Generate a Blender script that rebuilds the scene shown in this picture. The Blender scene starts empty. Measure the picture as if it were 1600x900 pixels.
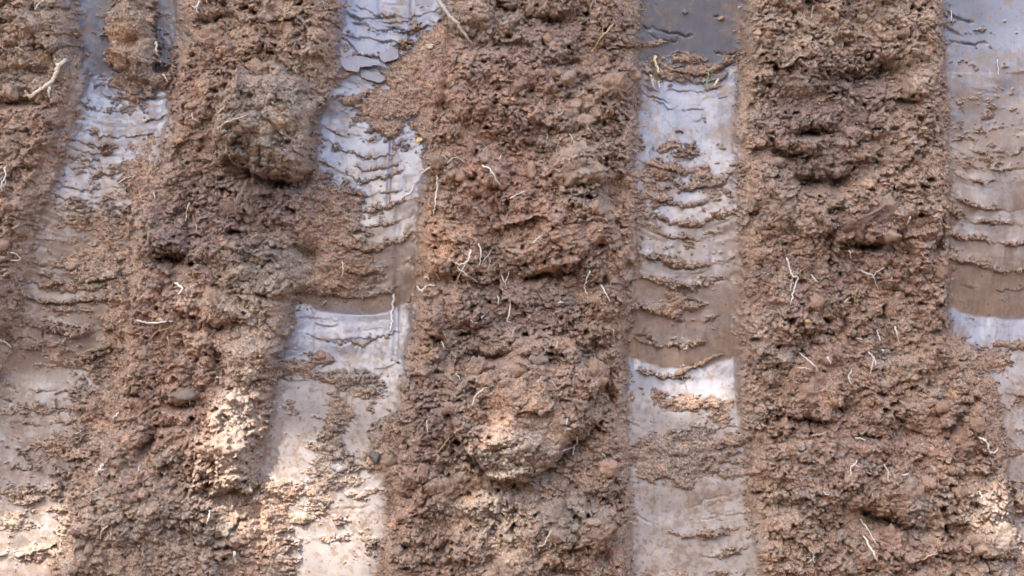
import bpy, math, random
import numpy as np
from mathutils import Vector

# ------------------------------------------------------------------ camera, sky, sun, exposure
scene = bpy.context.scene
COL = scene.collection
S = 0.000625            # metres for one unit of the face grid (the visible face is 1 m wide)
ZC = 1.0                # height of the middle of the visible face above the trench floor
CAM_D = 2.0

cam_data = bpy.data.cameras.new('camera')
cam = bpy.data.objects.new('camera', cam_data)
COL.objects.link(cam)
cam.location = (0, -CAM_D, ZC)
cam.rotation_euler = (math.radians(90), 0, 0)
cam_data.sensor_width = 36
cam_data.lens = 36 * CAM_D / 1.0
cam_data.clip_start = 0.05
cam_data.clip_end = 2000
scene.camera = cam

SUN_EL, SUN_AZ = math.radians(50), math.radians(-31)      # azimuth measured from -Y (behind the camera) towards -X
sun_dir = Vector((math.sin(SUN_AZ) * math.cos(SUN_EL), -math.cos(SUN_AZ) * math.cos(SUN_EL), math.sin(SUN_EL)))
world = bpy.data.worlds.new('World')
scene.world = world
world.use_nodes = True
wn = world.node_tree
sky = wn.nodes.new('ShaderNodeTexSky')
sky.sky_type = 'NISHITA'
sky.sun_disc = False
sky.sun_elevation = SUN_EL
sky.sun_rotation = math.atan2(sun_dir.x, sun_dir.y)
sky.air_density = 1.0
sky.dust_density = 4.0
sky.ozone_density = 1.0
wn.nodes['Background'].inputs['Strength'].default_value = 0.15
wn.links.new(sky.outputs[0], wn.nodes['Background'].inputs['Color'])

sl = bpy.data.lights.new('sun', 'SUN')
sl.energy = 2.0
sl.angle = math.radians(0.55)
sl.color = (1.0, 0.96, 0.91)
sun = bpy.data.objects.new('sun', sl)
COL.objects.link(sun)
sun.rotation_euler = sun_dir.to_track_quat('Z', 'Y').to_euler()
sun.location = sun_dir * 8

scene.view_settings.view_transform = 'Standard'
scene.view_settings.look = 'None'
scene.view_settings.gamma = 1.0
scene.view_settings.exposure = 2.12
scene.view_settings.use_white_balance = True
scene.view_settings.white_balance_temperature = 6750
scene.view_settings.white_balance_tint = 10
scene.cycles.max_bounces = 4
scene.cycles.diffuse_bounces = 2
scene.cycles.glossy_bounces = 2
scene.cycles.use_adaptive_sampling = True
scene.cycles.adaptive_threshold = .025
scene.cycles.adaptive_min_samples = 20
scene.cycles.use_denoising = True

rng = np.random.default_rng(7)
random.seed(7)

# ------------------------------------------------------------------ noise in numpy
_G = rng.uniform(0, 2 * np.pi, (256, 256)).astype(np.float32)
_GX, _GY = np.cos(_G), np.sin(_G)
_R1 = rng.random((256, 256)).astype(np.float32)
_R2 = rng.random((256, 256)).astype(np.float32)
_R3 = rng.random((256, 256)).astype(np.float32)


def gnoise(x, y, seed=0):
    """gradient noise, about -1..1"""
    x = x + seed * 37.7
    y = y + seed * 91.3
    xi = np.floor(x).astype(np.int32)
    yi = np.floor(y).astype(np.int32)
    fx = (x - xi).astype(np.float32)
    fy = (y - yi).astype(np.float32)
    x0, x1, y0, y1 = xi & 255, (xi + 1) & 255, yi & 255, (yi + 1) & 255
    u = fx * fx * fx * (fx * (fx * 6 - 15) + 10)
    v = fy * fy * fy * (fy * (fy * 6 - 15) + 10)
    a = _GX[x0, y0] * fx + _GY[x0, y0] * fy
    b = _GX[x1, y0] * (fx - 1) + _GY[x1, y0] * fy
    c = _GX[x0, y1] * fx + _GY[x0, y1] * (fy - 1)
    d = _GX[x1, y1] * (fx - 1) + _GY[x1, y1] * (fy - 1)
    return (a + (b - a) * u + (c - a) * v + (a - b - c + d) * u * v) * 1.45


def fbm(x, y, oct=4, seed=0, gain=0.5):
    s, amp, f, t = 0, 1.0, 1.0, 0.0
    for i in range(oct):
        s = s + amp * gnoise(x * f, y * f, seed + i * 3)
        t += amp
        amp *= gain
        f *= 2.03
    return s / t


def worley(x, y, seed=0, jit=0.95):
    """F1, F2 and a random value per nearest cell"""
    x = x + seed * 17.31
    y = y + seed * 53.77
    xi = np.floor(x).astype(np.int32)
    yi = np.floor(y).astype(np.int32)
    f1 = np.full(x.shape, 9.0, np.float32)
    f2 = np.full(x.shape, 9.0, np.float32)
    idr = np.zeros(x.shape, np.float32)
    for dx in (-1, 0, 1):
        for dy in (-1, 0, 1):
            cx, cy = xi + dx, yi + dy
            a, b = cx & 255, cy & 255
            px = cx + 0.5 + (_R1[a, b] - 0.5) * jit
            py = cy + 0.5 + (_R2[a, b] - 0.5) * jit
            d = ((px - x) ** 2 + (py - y) ** 2).astype(np.float32)
            near = d < f1
            f2 = np.where(near, f1, np.minimum(f2, d))
            idr = np.where(near, _R3[a, b], idr)
            f1 = np.where(near, d, f1)
    return np.sqrt(f1), np.sqrt(f2), idr


def facets(x, y, seed=0):
    """tilted flat pieces with steps between them, about -1..1"""
    x = x + seed * 19.7
    y = y + seed * 41.3
    xi = np.floor(x).astype(np.int32)
    yi = np.floor(y).astype(np.int32)
    best = np.full(x.shape, 9.0, np.float32)
    out = np.zeros(x.shape, np.float32)
    for dx in (-1, 0, 1):
        for dy in (-1, 0, 1):
            cx, cy = xi + dx, yi + dy
            a, b = cx & 255, cy & 255
            ex = (x - cx - _R1[a, b]).astype(np.float32)
            ey = (y - cy - _R2[a, b]).astype(np.float32)
            d = ex * ex + ey * ey
            near = d < best
            out = np.where(near, (_R3[a, b] - .5) * 1.3 + (_GX[a, b] * ex + _GY[a, b] * ey) * 1.1 - d * .5, out)
            best = np.where(near, d, best)
    return out


def sstep(a, b, x):
    t = np.clip((x - a) / (b - a), 0, 1)
    return t * t * (3 - 2 * t)


# ------------------------------------------------------------------ the face of the bank: grid coordinates
def axis(lo, hi, step, out_lo, out_hi, grow=1.12, cap=26):
    mid = np.arange(lo, hi + step * 0.5, step)
    left, p, s = [], lo, step
    while p > out_lo:
        s = min(s * grow, cap)
        p -= s
        left.append(p)
    right, p, s = [], mid[-1], step
    while p < out_hi:
        s = min(s * grow, cap)
        p += s
        right.append(p)
    return np.array(left[::-1] + list(mid) + right)


STEP = 1.55
ua = axis(-45, 1645, STEP, -2300, 3900, cap=20)
va = axis(-35, 935, STEP, -1150, 2060, cap=20)
va = va[(va > -1152) & (va < 2062)]
NU, NV = len(ua), len(va)
U, V = np.meshgrid(ua.astype(np.float32), va.astype(np.float32))
# outside the close-up the grid is coarser: the finest relief and speckle are left to the material there
sharp = 1 - sstep(2.5, 16, np.maximum(np.gradient(ua)[None, :], np.gradient(va)[:, None])).astype(np.float32)

# groove edges: rows of (v, left, right)
GROOVES = [
    [(-1200, -250, -90), (0, -320, -170), (600, -480, -300), (2100, -760, -560)],
    [(-1200, 180, 330), (0, 110, 272), (60, 116, 272), (110, 122, 262), (135, 124, 262), (200, 104, 258), (240, 95, 250), (300, 72, 222),
     (350, 60, 200), (420, 40, 196), (500, 28, 188), (560, 8, 182), (620, -25, 176), (750, -60, 135), (900, -110, 85), (2100, -420, -250)],
    [(-1200, 640, 800), (0, 536, 698), (45, 532, 694), (75, 527, 690), (105, 527, 690), (150, 514, 682), (185, 497, 674), (240, 494, 669), (270, 494, 666),
     (330, 482, 657), (440, 466, 651), (500, 455, 645), (540, 448, 640), (600, 434, 632), (650, 426, 627), (700, 417, 614),
     (740, 412, 607), (800, 424, 606), (900, 440, 600), (2100, 330, 500)],
    [(-1200, 1020, 1170), (0, 1001, 1168), (100, 1001, 1165), (150, 999, 1157), (200, 993, 1153), (260, 988, 1154), (330, 991, 1157),
     (400, 992, 1160), (480, 984, 1161), (520, 979, 1157), (600, 976, 1156), (700, 978, 1164), (800, 981, 1172), (900, 984, 1188), (2100, 1010, 1260)],
    [(-1200, 1440, 1600), (0, 1479, 1645), (150, 1481, 1650), (250, 1486, 1655), (350, 1490, 1662), (490, 1490, 1668), (540, 1500, 1674),
     (580, 1528, 1678), (620, 1548, 1680), (700, 1572, 1690), (760, 1576, 1700), (850, 1584, 1712), (900, 1590, 1718), (2100, 1720, 1900)],
    [(-1200, 1900, 2060), (0, 1960, 2120), (600, 2000, 2180), (2100, 2150, 2330)],
]
SLOPES = [  # how far the floor of the groove leans out going down
    [(-1200, .05), (2100, .08)],
    [(-1200, .03), (-50, .0), (0, -.05), (115, -.1), (123, .3), (200, .22), (300, .12), (400, .0), (560, -.06), (590, .16), (900, .12), (1000, .06), (2100, .05)],
    [(-1200, .03), (0, .22), (60, .24), (130, .12), (300, .12), (335, .0), (420, -.1), (482, -.26), (487, -.26), (492, .34), (560, .2), (680, .12), (900, .12), (1000, .05), (2100, .05)],
    [(-1200, .03), (-60, -.05), (0, -.12), (100, -.16), (112, .1), (124, .32), (240, .24), (330, .1), (420, .02), (500, -.08), (566, -.22), (571, -.22), (577, .3), (680, .14), (900, .12), (1000, .05), (2100, .05)],
    [(-1200, .03), (0, .0), (60, .08), (150, .05), (230, .02), (330, -.05), (420, -.1), (488, -.24), (492, -.24), (498, .3), (600, .14), (900, .1), (1000, .05), (2100, .05)],
    [(-1200, .05), (2100, .08)],
]
ARC = [14, 16, 26, 22, 20, 14]
LEDGES = [  # (v, lift, length, from, to) across the groove -1..1
    [(k, 6, 30, -1, 1) for k in range(-1100, 2000, 90)],
    [(152, 4, 16, -.6, 1), (168, 4, 14, -1, .6), (186, 6, 15, -.3, .9), (206, 4, 20, -1, .7), (222, 4, 14, -1, -.1), (236, 4, 14, -1, 0), (250, 4, 14, -1, .1),
     (266, 4, 15, -1, .3), (290, 3, 15, -1, .6), (312, 4, 20, -1, .4), (345, 4, 20, -1, .5), (420, 10, 22, -.9, .1), (438, 10, 20, -.7, .9), (472, 8, 25, -1, .8), (518, 9, 30, -1, .9),
     (553, 10, 30, -.8, 1), (610, 4, 30, -1, .6), (655, 4, 30, -.6, 1), (725, 5, 30, -.5, 1), (800, 5, 30, -.5, 1), (860, 5, 30, -.5, 1)],
    [(-20, 5, 16, -1, 1), (14, 3, 12, -.8, .1), (25, 6, 13, -.8, .9), (35, 4, 10, -.9, .2), (46, 6, 13, -.5, .7), (60, 6, 14, -1, .4), (78, 4, 14, -1, .3), (216, 4, 18, -1, .1), (238, 4, 20, -1, .4),
     (258, 5, 16, -.3, .7), (272, 5, 16, -.9, .6), (300, 5, 20, -.6, .9), (324, 8, 18, -.3, 1), (352, 6, 22, -.3, 1), (382, 9, 25, -.5, .9), (424, 8, 25, -.3, .9),
     (458, 9, 20, -.6, .8), (505, 1.5, 14, -.9, .6), (533, 3.5, 20, -.7, .8), (580, 2, 20, -.4, .8), (650, 2, 20, -.9, -.2), (790, 3, 20, -.4, .9), (840, 2, 20, -.2, .6)],
    [(-30, 4, 20, -1, 1), (104, 7, 18, -.5, .9), (119, 6, 12, -.9, .7), (133, 6, 12, -.9, .9), (142, 4, 10, -1, .5), (155, 4, 12, -.9, 1),
     (163, 3, 12, -.6, .4), (180, 2, 12, -.9, .4), (262, 5, 18, -1, .5), (285, 6, 18, -.4, .9), (318, 6, 18, -.9, .4), (344, 7, 22, -.6, .9), (368, 7, 22, -.8, .6),
     (412, 9, 25, -1, .8), (442, 10, 28, -.9, .8), (494, 9, 32, -1, .7), (538, 10, 30, -1, .8), (590, 10, 24, -.8, .3), (640, 4, 20, -.4, .9), (672, 4, 20, -1, .9),
     (758, 5, 20, -.8, .9), (785, 3, 20, 0, .9), (804, 3, 20, -.6, .9), (831, 6, 22, -.4, .9), (868, 5, 20, -.3, .9), (897, 5, 20, -1, .8), (915, 5, 20, -1, 1)],
    [(-30, 4, 20, -1, 1), (236, 5, 18, -.5, 1), (258, 6, 18, -.6, 1), (284, 7, 20, -.8, 1), (322, 10, 26, -1, 1), (347, 10, 24, -1, 1),
     (377, 10, 28, -1, 1), (418, 12, 34, -1, 1), (452, 5, 25, -.7, .8), (620, 4, 25, -.6, .9), (680, 4, 25, -.6, .9), (760, 5, 25, -.6, .9), (850, 5, 25, -.6, .9)],
    [(k, 6, 30, -1, 1) for k in range(-1100, 2000, 90)],
]
# soil left lying in the grooves: (u, v, ru, rv, strength)
COVER = [
    (200, 50, 30, 75, 2.2), (205, 118, 40, 16, 1.5), (190, 20, 22, 40, 1.2), (150, 350, 60, 40, .65), (150, 410, 60, 34, .8), (100, 520, 90, 70, .3), (110, 445, 70, 10, .7), (95, 485, 60, 10, .5), (60, 535, 40, 8, .5),
    (120, 565, 60, 16, .6), (60, 640, 70, 16, .55), (150, 640, 40, 60, .8), (100, 700, 70, 28, .65), (60, 770, 80, 20, .6), (140, 800, 40, 80, 1.2), (60, 860, 40, 16, .7), (180, 480, 16, 90, .9), (215, 285, 24, 60, .9), (30, 815, 30, 12, .8),
    (675, 130, 42, 70, 1.9), (615, 165, 60, 28, 1.2), (630, 110, 30, 30, 1.0), (545, 155, 30, 12, .8), (600, 200, 28, 14, .9), (535, 112, 22, 6, .6), (560, 85, 40, 5, .5), (640, 225, 20, 14, .5),
    (520, 405, 50, 46, 1.8), (520, 335, 38, 40, 1.5), (500, 300, 20, 26, 1.0), (498, 440, 44, 14, 1.6), (560, 448, 40, 8, .7), (560, 405, 25, 8, .6), (585, 355, 18, 8, .4),
    (462, 575, 30, 18, 1.0), (500, 560, 24, 12, .8), (545, 595, 45, 16, .9), (575, 612, 25, 12, .8), (535, 640, 20, 30, .7), (520, 665, 22, 24, .8), (515, 700, 24, 26, .9), (528, 738, 40, 24, 1.0),
    (605, 690, 22, 34, 1.4), (590, 720, 26, 16, 1.0), (438, 762, 40, 16, 1.3), (430, 800, 26, 30, 1.3), (470, 805, 34, 12, .8), (500, 770, 20, 26, .9), (570, 770, 40, 8, .7), (520, 840, 40, 10, .5), (440, 860, 24, 40, 1.2), (580, 850, 20, 30, .5),
    (530, 805, 20, 10, .7), (580, 640, 8, 6, .7), (460, 640, 20, 8, .5),
    (1022, 66, 14, 5, .8), (1078, 84, 26, 6, .95), (1132, 19, 8, 4, .8), (1076, 11, 7, 5, .8), (1150, 84, 14, 6, .7), (1032, 94, 26, 7, .7), (1500, 30, 20, 6, .6), (1540, 44, 14, 5, .6), (1068, 106, 46, 13, 1.0), (1015, 105, 16, 12, .6), (1120, 100, 30, 12, .6), (1040, 60, 20, 6, .6), (1060, 232, 50, 18, .62), (1030, 268, 44, 16, .8), (1095, 275, 40, 16, .7), (1120, 300, 34, 14, .6), (1030, 300, 44, 12, .7),
    (1065, 472, 30, 12, 1.1), (1040, 485, 40, 8, .8), (1085, 628, 56, 11, .95), (1030, 618, 24, 9, .6), (1125, 650, 24, 20, .7), (1060, 712, 66, 30, 1.5), (1140, 690, 30, 8, .9), (1020, 690, 30, 14, .9), (1130, 735, 40, 8, .9),
    (1090, 830, 50, 5, .7), (1140, 860, 20, 8, .6), (1060, 895, 60, 8, .7), (1010, 320, 20, 60, .5),
    (160, 260, 80, 60, .3), (540, 250, 50, 50, .2), (1070, 260, 70, 60, .32), (1070, 360, 80, 90, .28), (1540, 180, 60, 80, .3), (520, 610, 90, 50, .22),
    (1540, 250, 60, 20, .4), (1550, 565, 40, 16, 1.0), (1548, 640, 16, 60, 1.0), (1590, 700, 24, 12, .5), (1600, 630, 30, 14, .4), (1580, 545, 30, 8, .9), (1595, 880, 16, 30, 1.3), (1595, 780, 12, 20, .9), (1510, 560, 24, 24, 1.2),
]
# lumps (+) and hollows (-) of the ridges: (u, v, ru, rv, turn in degrees, height)
LUMPS = [
    (205, 35, 46, 60, 0, 30), (228, 104, 34, 22, 0, 26), (172, 82, 20, 26, 0, 14), (200, 62, 26, 9, -10, -26), (826, 630, 112, 96, -35, 54), (790, 690, 60, 40, -30, 10), (424, 190, 84, 82, 20, 58), (395, 150, 90, 50, 0, 14), (905, 262, 46, 36, 10, 24), (872, 368, 92, 52, -15, 26), (750, 575, 20, 18, 0, 16),
    (385, 520, 70, 66, 20, 20), (392, 640, 46, 120, 8, 26), (345, 720, 46, 46, 0, 18), (940, 150, 40, 30, 0, 14), (1270, 612, 46, 44, 0, 16), (1345, 345, 66, 44, 15, 24), (1390, 300, 60, 30, 30, 10),
    (1250, 320, 60, 40, 0, 12), (1455, 100, 36, 90, 0, 12), (1560, 815, 50, 60, 20, 16), (890, 815, 70, 44, 0, 16), (935, 822, 26, 22, 0, 14), (60, 60, 60, 50, 0, 12), (700, 390, 50, 34, 10, 14),
    (780, 140, 80, 60, 0, 12), (1220, 90, 60, 70, 0, 10), (300, 130, 40, 70, 10, 14), (420, 430, 70, 26, 0, 14), (770, 830, 70, 60, 0, 14), (1400, 600, 70, 50, 0, 8), (1430, 780, 60, 40, 0, 10),
    (640, 780, 30, 60, 0, 10), (700, 700, 50, 60, 0, 8), (300, 500, 50, 40, 0, 10), (290, 612, 24, 12, 10, 8), (230, 780, 60, 60, 0, 8), (900, 500, 50, 50, 0, 10), (940, 640, 30, 70, 0, 10), (40, 170, 50, 40, 0, 10), (15, 300, 40, 70, 0, 10),
    (610, 640, 1, 1, 0, 0), (1290, 760, 70, 50, 0, 8), (1210, 520, 40, 40, 0, 8), (345, 480, 26, 30, 20, 14), (480, 60, 50, 50, 0, 10), (800, 490, 60, 40, 0, 8),
    (410, 118, 26, 13, -5, -30), (480, 397, 26, 17, 0, -34), (268, 406, 24, 13, 0, -28), (285, 350, 46, 44, 0, -16), (420, 284, 66, 18, 10, -26), (395, 250, 30, 14, 0, -12), (1277, 284, 42, 15, 0, -36), (1268, 206, 40, 10, -5, -26), (1390, 112, 66, 15, -8, -22), (1330, 135, 60, 26, 0, -12),
    (1352, 379, 46, 10, 8, -30), (1300, 332, 24, 13, 40, -26), (1472, 390, 12, 22, 0, -22), (900, 408, 30, 9, -35, -22), (846, 434, 30, 8, -15, -18), (795, 436, 18, 8, 10, -14), (935, 385, 22, 12, -50, -16), (690, 28, 9, 5, 0, -18), (938, 610, 18, 66, 10, -24), (880, 705, 50, 12, -45, -18), (760, 553, 40, 9, 0, -18),
    (846, 556, 40, 8, 10, -18), (236, 692, 8, 26, 15, -26), (72, 430, 30, 6, 0, -14), (25, 158, 40, 10, 0, -24), (862, 26, 50, 14, -10, -18), (960, 320, 18, 70, 0, -18), (895, 100, 40, 14, 0, -14), (915, 120, 30, 10, 0, -12), (1503, 650, 15, 34, 15, -26), (1372, 812, 66, 13, 15, -26), (1255, 655, 40, 9, 10, -18), (1310, 640, 20, 9, 0, -16),
    (1440, 815, 12, 20, 0, -16), (880, 792, 34, 9, 0, -16), (790, 330, 30, 12, 0, -10), (60, 525, 14, 8, 0, -10), (12, 522, 26, 14, -20, -22), (330, 30, 30, 10, 0, -20), (285, 635, 30, 6, 5, -14), (260, 660, 26, 6, -10, -12), (1410, 400, 14, 10, 0, -18), (1395, 415, 16, 9, 0, -14), (980, 440, 10, 60, 0, -10), (940, 535, 26, 12, -20, -16), (690, 165, 40, 10, 0, -10), (860, 235, 50, 12, 0, -10), (1560, 870, 26, 9, 0, -14), (1240, 250, 40, 16, 10, -14), (1235, 160, 50, 22, 10, -12), (1355, 265, 40, 14, -20, -14), (460, 320, 60, 26, 0, -8), (620, 800, 14, 40, 0, -8), (740, 870, 60, 14, 0, -12),
]

# gentle sideways wander (defined first, used throughout) so that no outline is a clean ellipse or straight line
wu = fbm(U / 60, V / 60, 3, 1) * 14 + fbm(U / 14, V / 14, 2, 5) * 4
wv = fbm(U / 60, V / 60, 3, 11) * 14 + fbm(U / 14, V / 14, 2, 15) * 4

vr = va
wob = fbm(U / 30, V / 42, 3, 21)                      # edge wander
wobf = fbm(U / 7, V / 9, 2, 25)

floor_h = np.zeros_like(U)
din = np.full_like(U, -1e3)          # signed distance inside the nearest groove
gid = np.zeros(U.shape, np.int32)
uuF = np.zeros_like(U)
veff = V.copy()
ridge_base = np.zeros_like(U)
centres, levels = [], []
fine_v = np.arange(-1200, 2110, 1.0)
jag = fbm(U / 22, V / 50, 4, 31, 0.6) * 9 + gnoise(U / 75, V / 34, 37) * 8
cgap = sstep(-.35, .25, fbm(U / 30, V / 30, 2, 39))
jag2 = gnoise(U / 5, V / 30, 41) * 2.5
lip = np.zeros_like(U)
for g, rows in enumerate(GROOVES):
    r = np.array(rows, float)
    L = np.interp(vr, r[:, 0], r[:, 1])[:, None].astype(np.float32)
    R = np.interp(vr, r[:, 0], r[:, 2])[:, None].astype(np.float32)
    c, hw = (L + R) / 2, (R - L) / 2
    uu = np.clip((U - c) / hw, -1.3, 1.3)
    d = np.minimum(U - L, R - U) + wob * (8, 9, 6, 4.5, 6, 8)[g] + wobf * 2.6
    ve = V + ARC[g] * uu * uu - ARC[g] * 0.15
    k = np.array(SLOPES[g], float)
    sl_ = np.interp(fine_v, k[:, 0], k[:, 1])
    lev = np.cumsum(sl_)
    lev -= np.interp(0, fine_v, lev)
    ker = np.ones(220) / 220
    levs = np.convolve(np.pad(lev, (110, 109), mode='edge'), ker, mode='valid')
    f = np.interp(ve + jag * .55, fine_v, lev)
    near = (d > -60)
    lh = np.zeros_like(U)
    sel = near
    vj = ve[sel] + jag[sel] + jag2[sel]
    us = uu[sel]
    acc = np.zeros(vj.shape, np.float32)
    lipacc = np.zeros(vj.shape, np.float32)
    for i, (v0, amp, ln, a, b) in enumerate(LEDGES[g]):
        w = sstep(a - .12, a + .12, us + 0.1 * jag[sel] / 9) * (1 - sstep(b - .12, b + .12, us + 0.1 * jag[sel] / 9))
        w = w * (.12 + .88 * sstep(-.3, .1, gnoise(U[sel] / 48, np.zeros(vj.shape, np.float32) + i * 7.3 + g * 3.1, 43)))
        t = v0 - vj
        up = np.exp(-np.maximum(v0 - ve[sel] + 3, 0) / ln) * sstep(-2.2, .4, t)
        acc += amp * (.72 if v0 < 600 else .35) * w * up - (2.5 + amp * .45) * w * cgap[sel] * (1 if v0 < 200 else .4) * np.exp(-((t + 1.6) / 1.5) ** 2)
        lipacc = np.maximum(lipacc, w * np.where(t > -1, np.exp(-np.abs(t) / (2.5 + 0.4 * amp)), 0) * min(1.2, amp / 7))
    lh[sel] = acc
    better = d > din
    floor_h = np.where(better, f + lh, floor_h)
    uuF = np.where(better, uu, uuF)
    veff = np.where(better, ve, veff)
    gid = np.where(better, g, gid)
    tmp = np.zeros_like(U)
    tmp[sel] = lipacc
    lip = np.where(better, tmp, lip)
    din = np.maximum(din, d)
    centres.append(c)
    levels.append(np.interp(vr, fine_v, levs)[:, None].astype(np.float32))
# level of the ridges: between the levels of the grooves on each side
for g in range(len(GROOVES) - 1):
    t = np.clip((U - centres[g]) / (centres[g + 1] - centres[g]), 0, 1)
    inb = (U >= centres[g]) & (U < centres[g + 1])
    ridge_base = np.where(inb, levels[g] * (1 - t) + levels[g + 1] * t, ridge_base)
ridge_base = np.where(U < centres[0], levels[0], ridge_base)
ridge_base = np.where(U >= centres[-1], levels[-1], ridge_base)
floor_t = sstep(-16 - 14 * (gid == 1) + 6 * wob, 5, din)                         # 1 on the groove floor, 0 on the ridges
# fillets where the floor turns up into the walls
floor_h = floor_h + 5 * np.exp(-np.maximum(din, 0) / 5) + 10 * np.exp(-np.maximum(din, 0) / 20)

# lumps and hollows
macro = np.zeros_like(U)
chunk0 = facets((U + wu) / 48, (V + wv) / 44, 3)
UW, VW = U + wu, V + wv
for (cu, cv, ru, rv, rot, hh) in LUMPS:
    ext = max(ru, rv) * 1.7 + 30
    i0, i1 = np.searchsorted(ua, (cu - ext, cu + ext))
    j0, j1 = np.searchsorted(va, (cv - ext, cv + ext))
    m = (slice(j0, j1), slice(i0, i1))
    ca, sa = math.cos(math.radians(rot)), math.sin(math.radians(rot))
    kw = 1.6 if hh > 0 else 1.0
    du, dv = U[m] + wu[m] * kw - cu, V[m] + wv[m] * kw - cv
    a, b = (du * ca + dv * sa) / ru, (-du * sa + dv * ca) / rv
    rr = a * a + b * b
    if hh > 0:
        rr = np.abs(a) ** 2.8 + np.abs(b) ** 2.8
        # steeper underside than top
        macro[m] += 1.15 * hh * np.clip(1 - rr, 0, 1) ** 0.34 * (1 + .14 * chunk0[m])
    else:
        macro[m] += 1.7 * hh * np.exp(-rr * 1.3)

# crumbly detail of the soil
big = fbm(U / 130, V / 130, 4, 51) * 17
fine_mask = sstep(-.3, .5, fbm(U / 90, V / 90, 3, 61))          # finer and coarser areas
det = np.zeros_like(U)
xw = U + gnoise(U / 11, V / 11, 71) * 4 + gnoise(U / 34, V / 34, 72) * 8
yw = V + gnoise(U / 11, V / 11, 73) * 4 + gnoise(U / 34, V / 34, 74) * 8
pock = []
for i, (sc, amp, thr) in enumerate(((58, 9, .45), (30, 6.5, .4), (17, 5.0, .35), (10, 5.2, .25), (6.2, 4.4, .15))):
    f1, f2, rd = worley(xw / sc, yw / sc, 3 + i)
    dome = np.clip(1 - f1 * f1 * 1.25, 0, 1)
    edge = sstep(0, .28, f2 - f1)
    pres = sstep(thr, thr + .3, rd)
    area = 0.45 + 0.75 * (fine_mask if sc < 20 else 1 - fine_mask * .6)
    det += amp * area * (dome ** .7) * (edge if sc < 12 else .5 + .5 * edge) * (.25 + pres) * (0.6 + 0.8 * rd)
calm = sstep(.0, .4, fbm(U / 85, V / 70, 3, 87))
for (cu, cv, ru, rv, st) in ((830, 630, 80, 75, 1.1), (435, 180, 62, 75, 1.0), (390, 540, 60, 70, .9), (385, 650, 36, 80, .7), (420, 425, 60, 24, .9), (310, 120, 34, 80, .8), (870, 345, 70, 36, .7), (880, 450, 70, 26, .8), (905, 690, 40, 40, .8),
                         (1400, 560, 90, 70, .7), (1440, 690, 60, 50, .9), (1290, 480, 60, 40, .6), (1310, 170, 40, 24, .8), (240, 520, 50, 60, .9), (180, 700, 90, 70, .7), (1270, 610, 36, 36, 1.0), (230, 860, 90, 50, .6), (290, 240, 30, 60, .8), (60, 60, 60, 60, .5), (760, 300, 70, 40, .6), (1220, 430, 40, 80, .5)):
    calm = np.maximum(calm, st * np.exp(-((UW - cu) / ru) ** 2 - ((VW - cv) / rv) ** 2))
for (cu, cv, ru, rv) in ((880, 800, 60, 50), (690, 650, 50, 60), (950, 200, 40, 90), (1400, 830, 90, 40), (440, 300, 70, 30), (1290, 290, 60, 40), (960, 600, 26, 80), (1340, 120, 60, 40), (1500, 640, 24, 40)):
    calm = calm * (1 - .9 * np.exp(-((UW - cu) / ru) ** 2 - ((VW - cv) / rv) ** 2))
calm = np.clip(calm, 0, 1)
rough = fbm(U / 17, V / 17, 4, 81, .6) * 7 + fbm(U / 5.0, V / 5.0, 2, 83, .7) * 4.2
cracks = -np.abs(fbm(U / 36, V / 34, 4, 91, .55))
crack = -9 * np.exp(cracks * 22) * sstep(.0, .4, fbm(U / 80, V / 60, 2, 95))
pits = -16 * sstep(.5, .8, gnoise(U / 14, V / 13, 97) + .3 * gnoise(U / 6, V / 6, 98))
pits -= 5.5 * sstep(.42, .75, gnoise(U / 6.5, V / 6.2, 197) + .3 * gnoise(U / 4, V / 4, 198))
pits -= 25 * sstep(.52, .9, gnoise(U / 29, V / 27, 297) + .35 * gnoise(U / 11, V / 10, 298))
detail = (det + rough + pits) * (1.12 - .78 * calm) + crack * (1 - .4 * calm) + calm * fbm(U / 6, V / 5, 3, 89, .7) * 3.2
chunk = facets(xw / 62, yw / 54, 5) * 13 * sstep(-.1, .3, fbm(U / 120, V / 100, 2, 181) + .1) + facets(xw / 27, yw / 25, 9) * 6.5 * sstep(-.15, .25, fbm(U / 80, V / 80, 2, 185))
detail = detail * .92 * (.22 + .78 * sharp) + chunk
detail += (1 - sharp) * (facets((U + 2 * wu) / 150, (V + 2 * wv) / 130, 13) * 22 + facets((U + 2 * wu) / 80, (V + 2 * wv) / 75, 17) * 18 + fbm(U / 120, V / 110, 2, 211) * 26 - 30 * sstep(.35, .7, gnoise(U / 95, V / 85, 213)))
ridge_side = sstep(0, 40, -din)
wall_smooth = np.exp(-((din + 10) / 12) ** 2) * sstep(-.15, .3, fbm(U / 40, V / 70, 2, 99) - .12 + .2 * (gid == 1) + .1 * (gid == 2))
detail = detail * (1 - .8 * wall_smooth)
ridge_h = ridge_base + 20 + 14 * ridge_side + macro + big * (.4 + .6 * ridge_side) + detail * (.75 + .25 * ridge_side)

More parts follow.
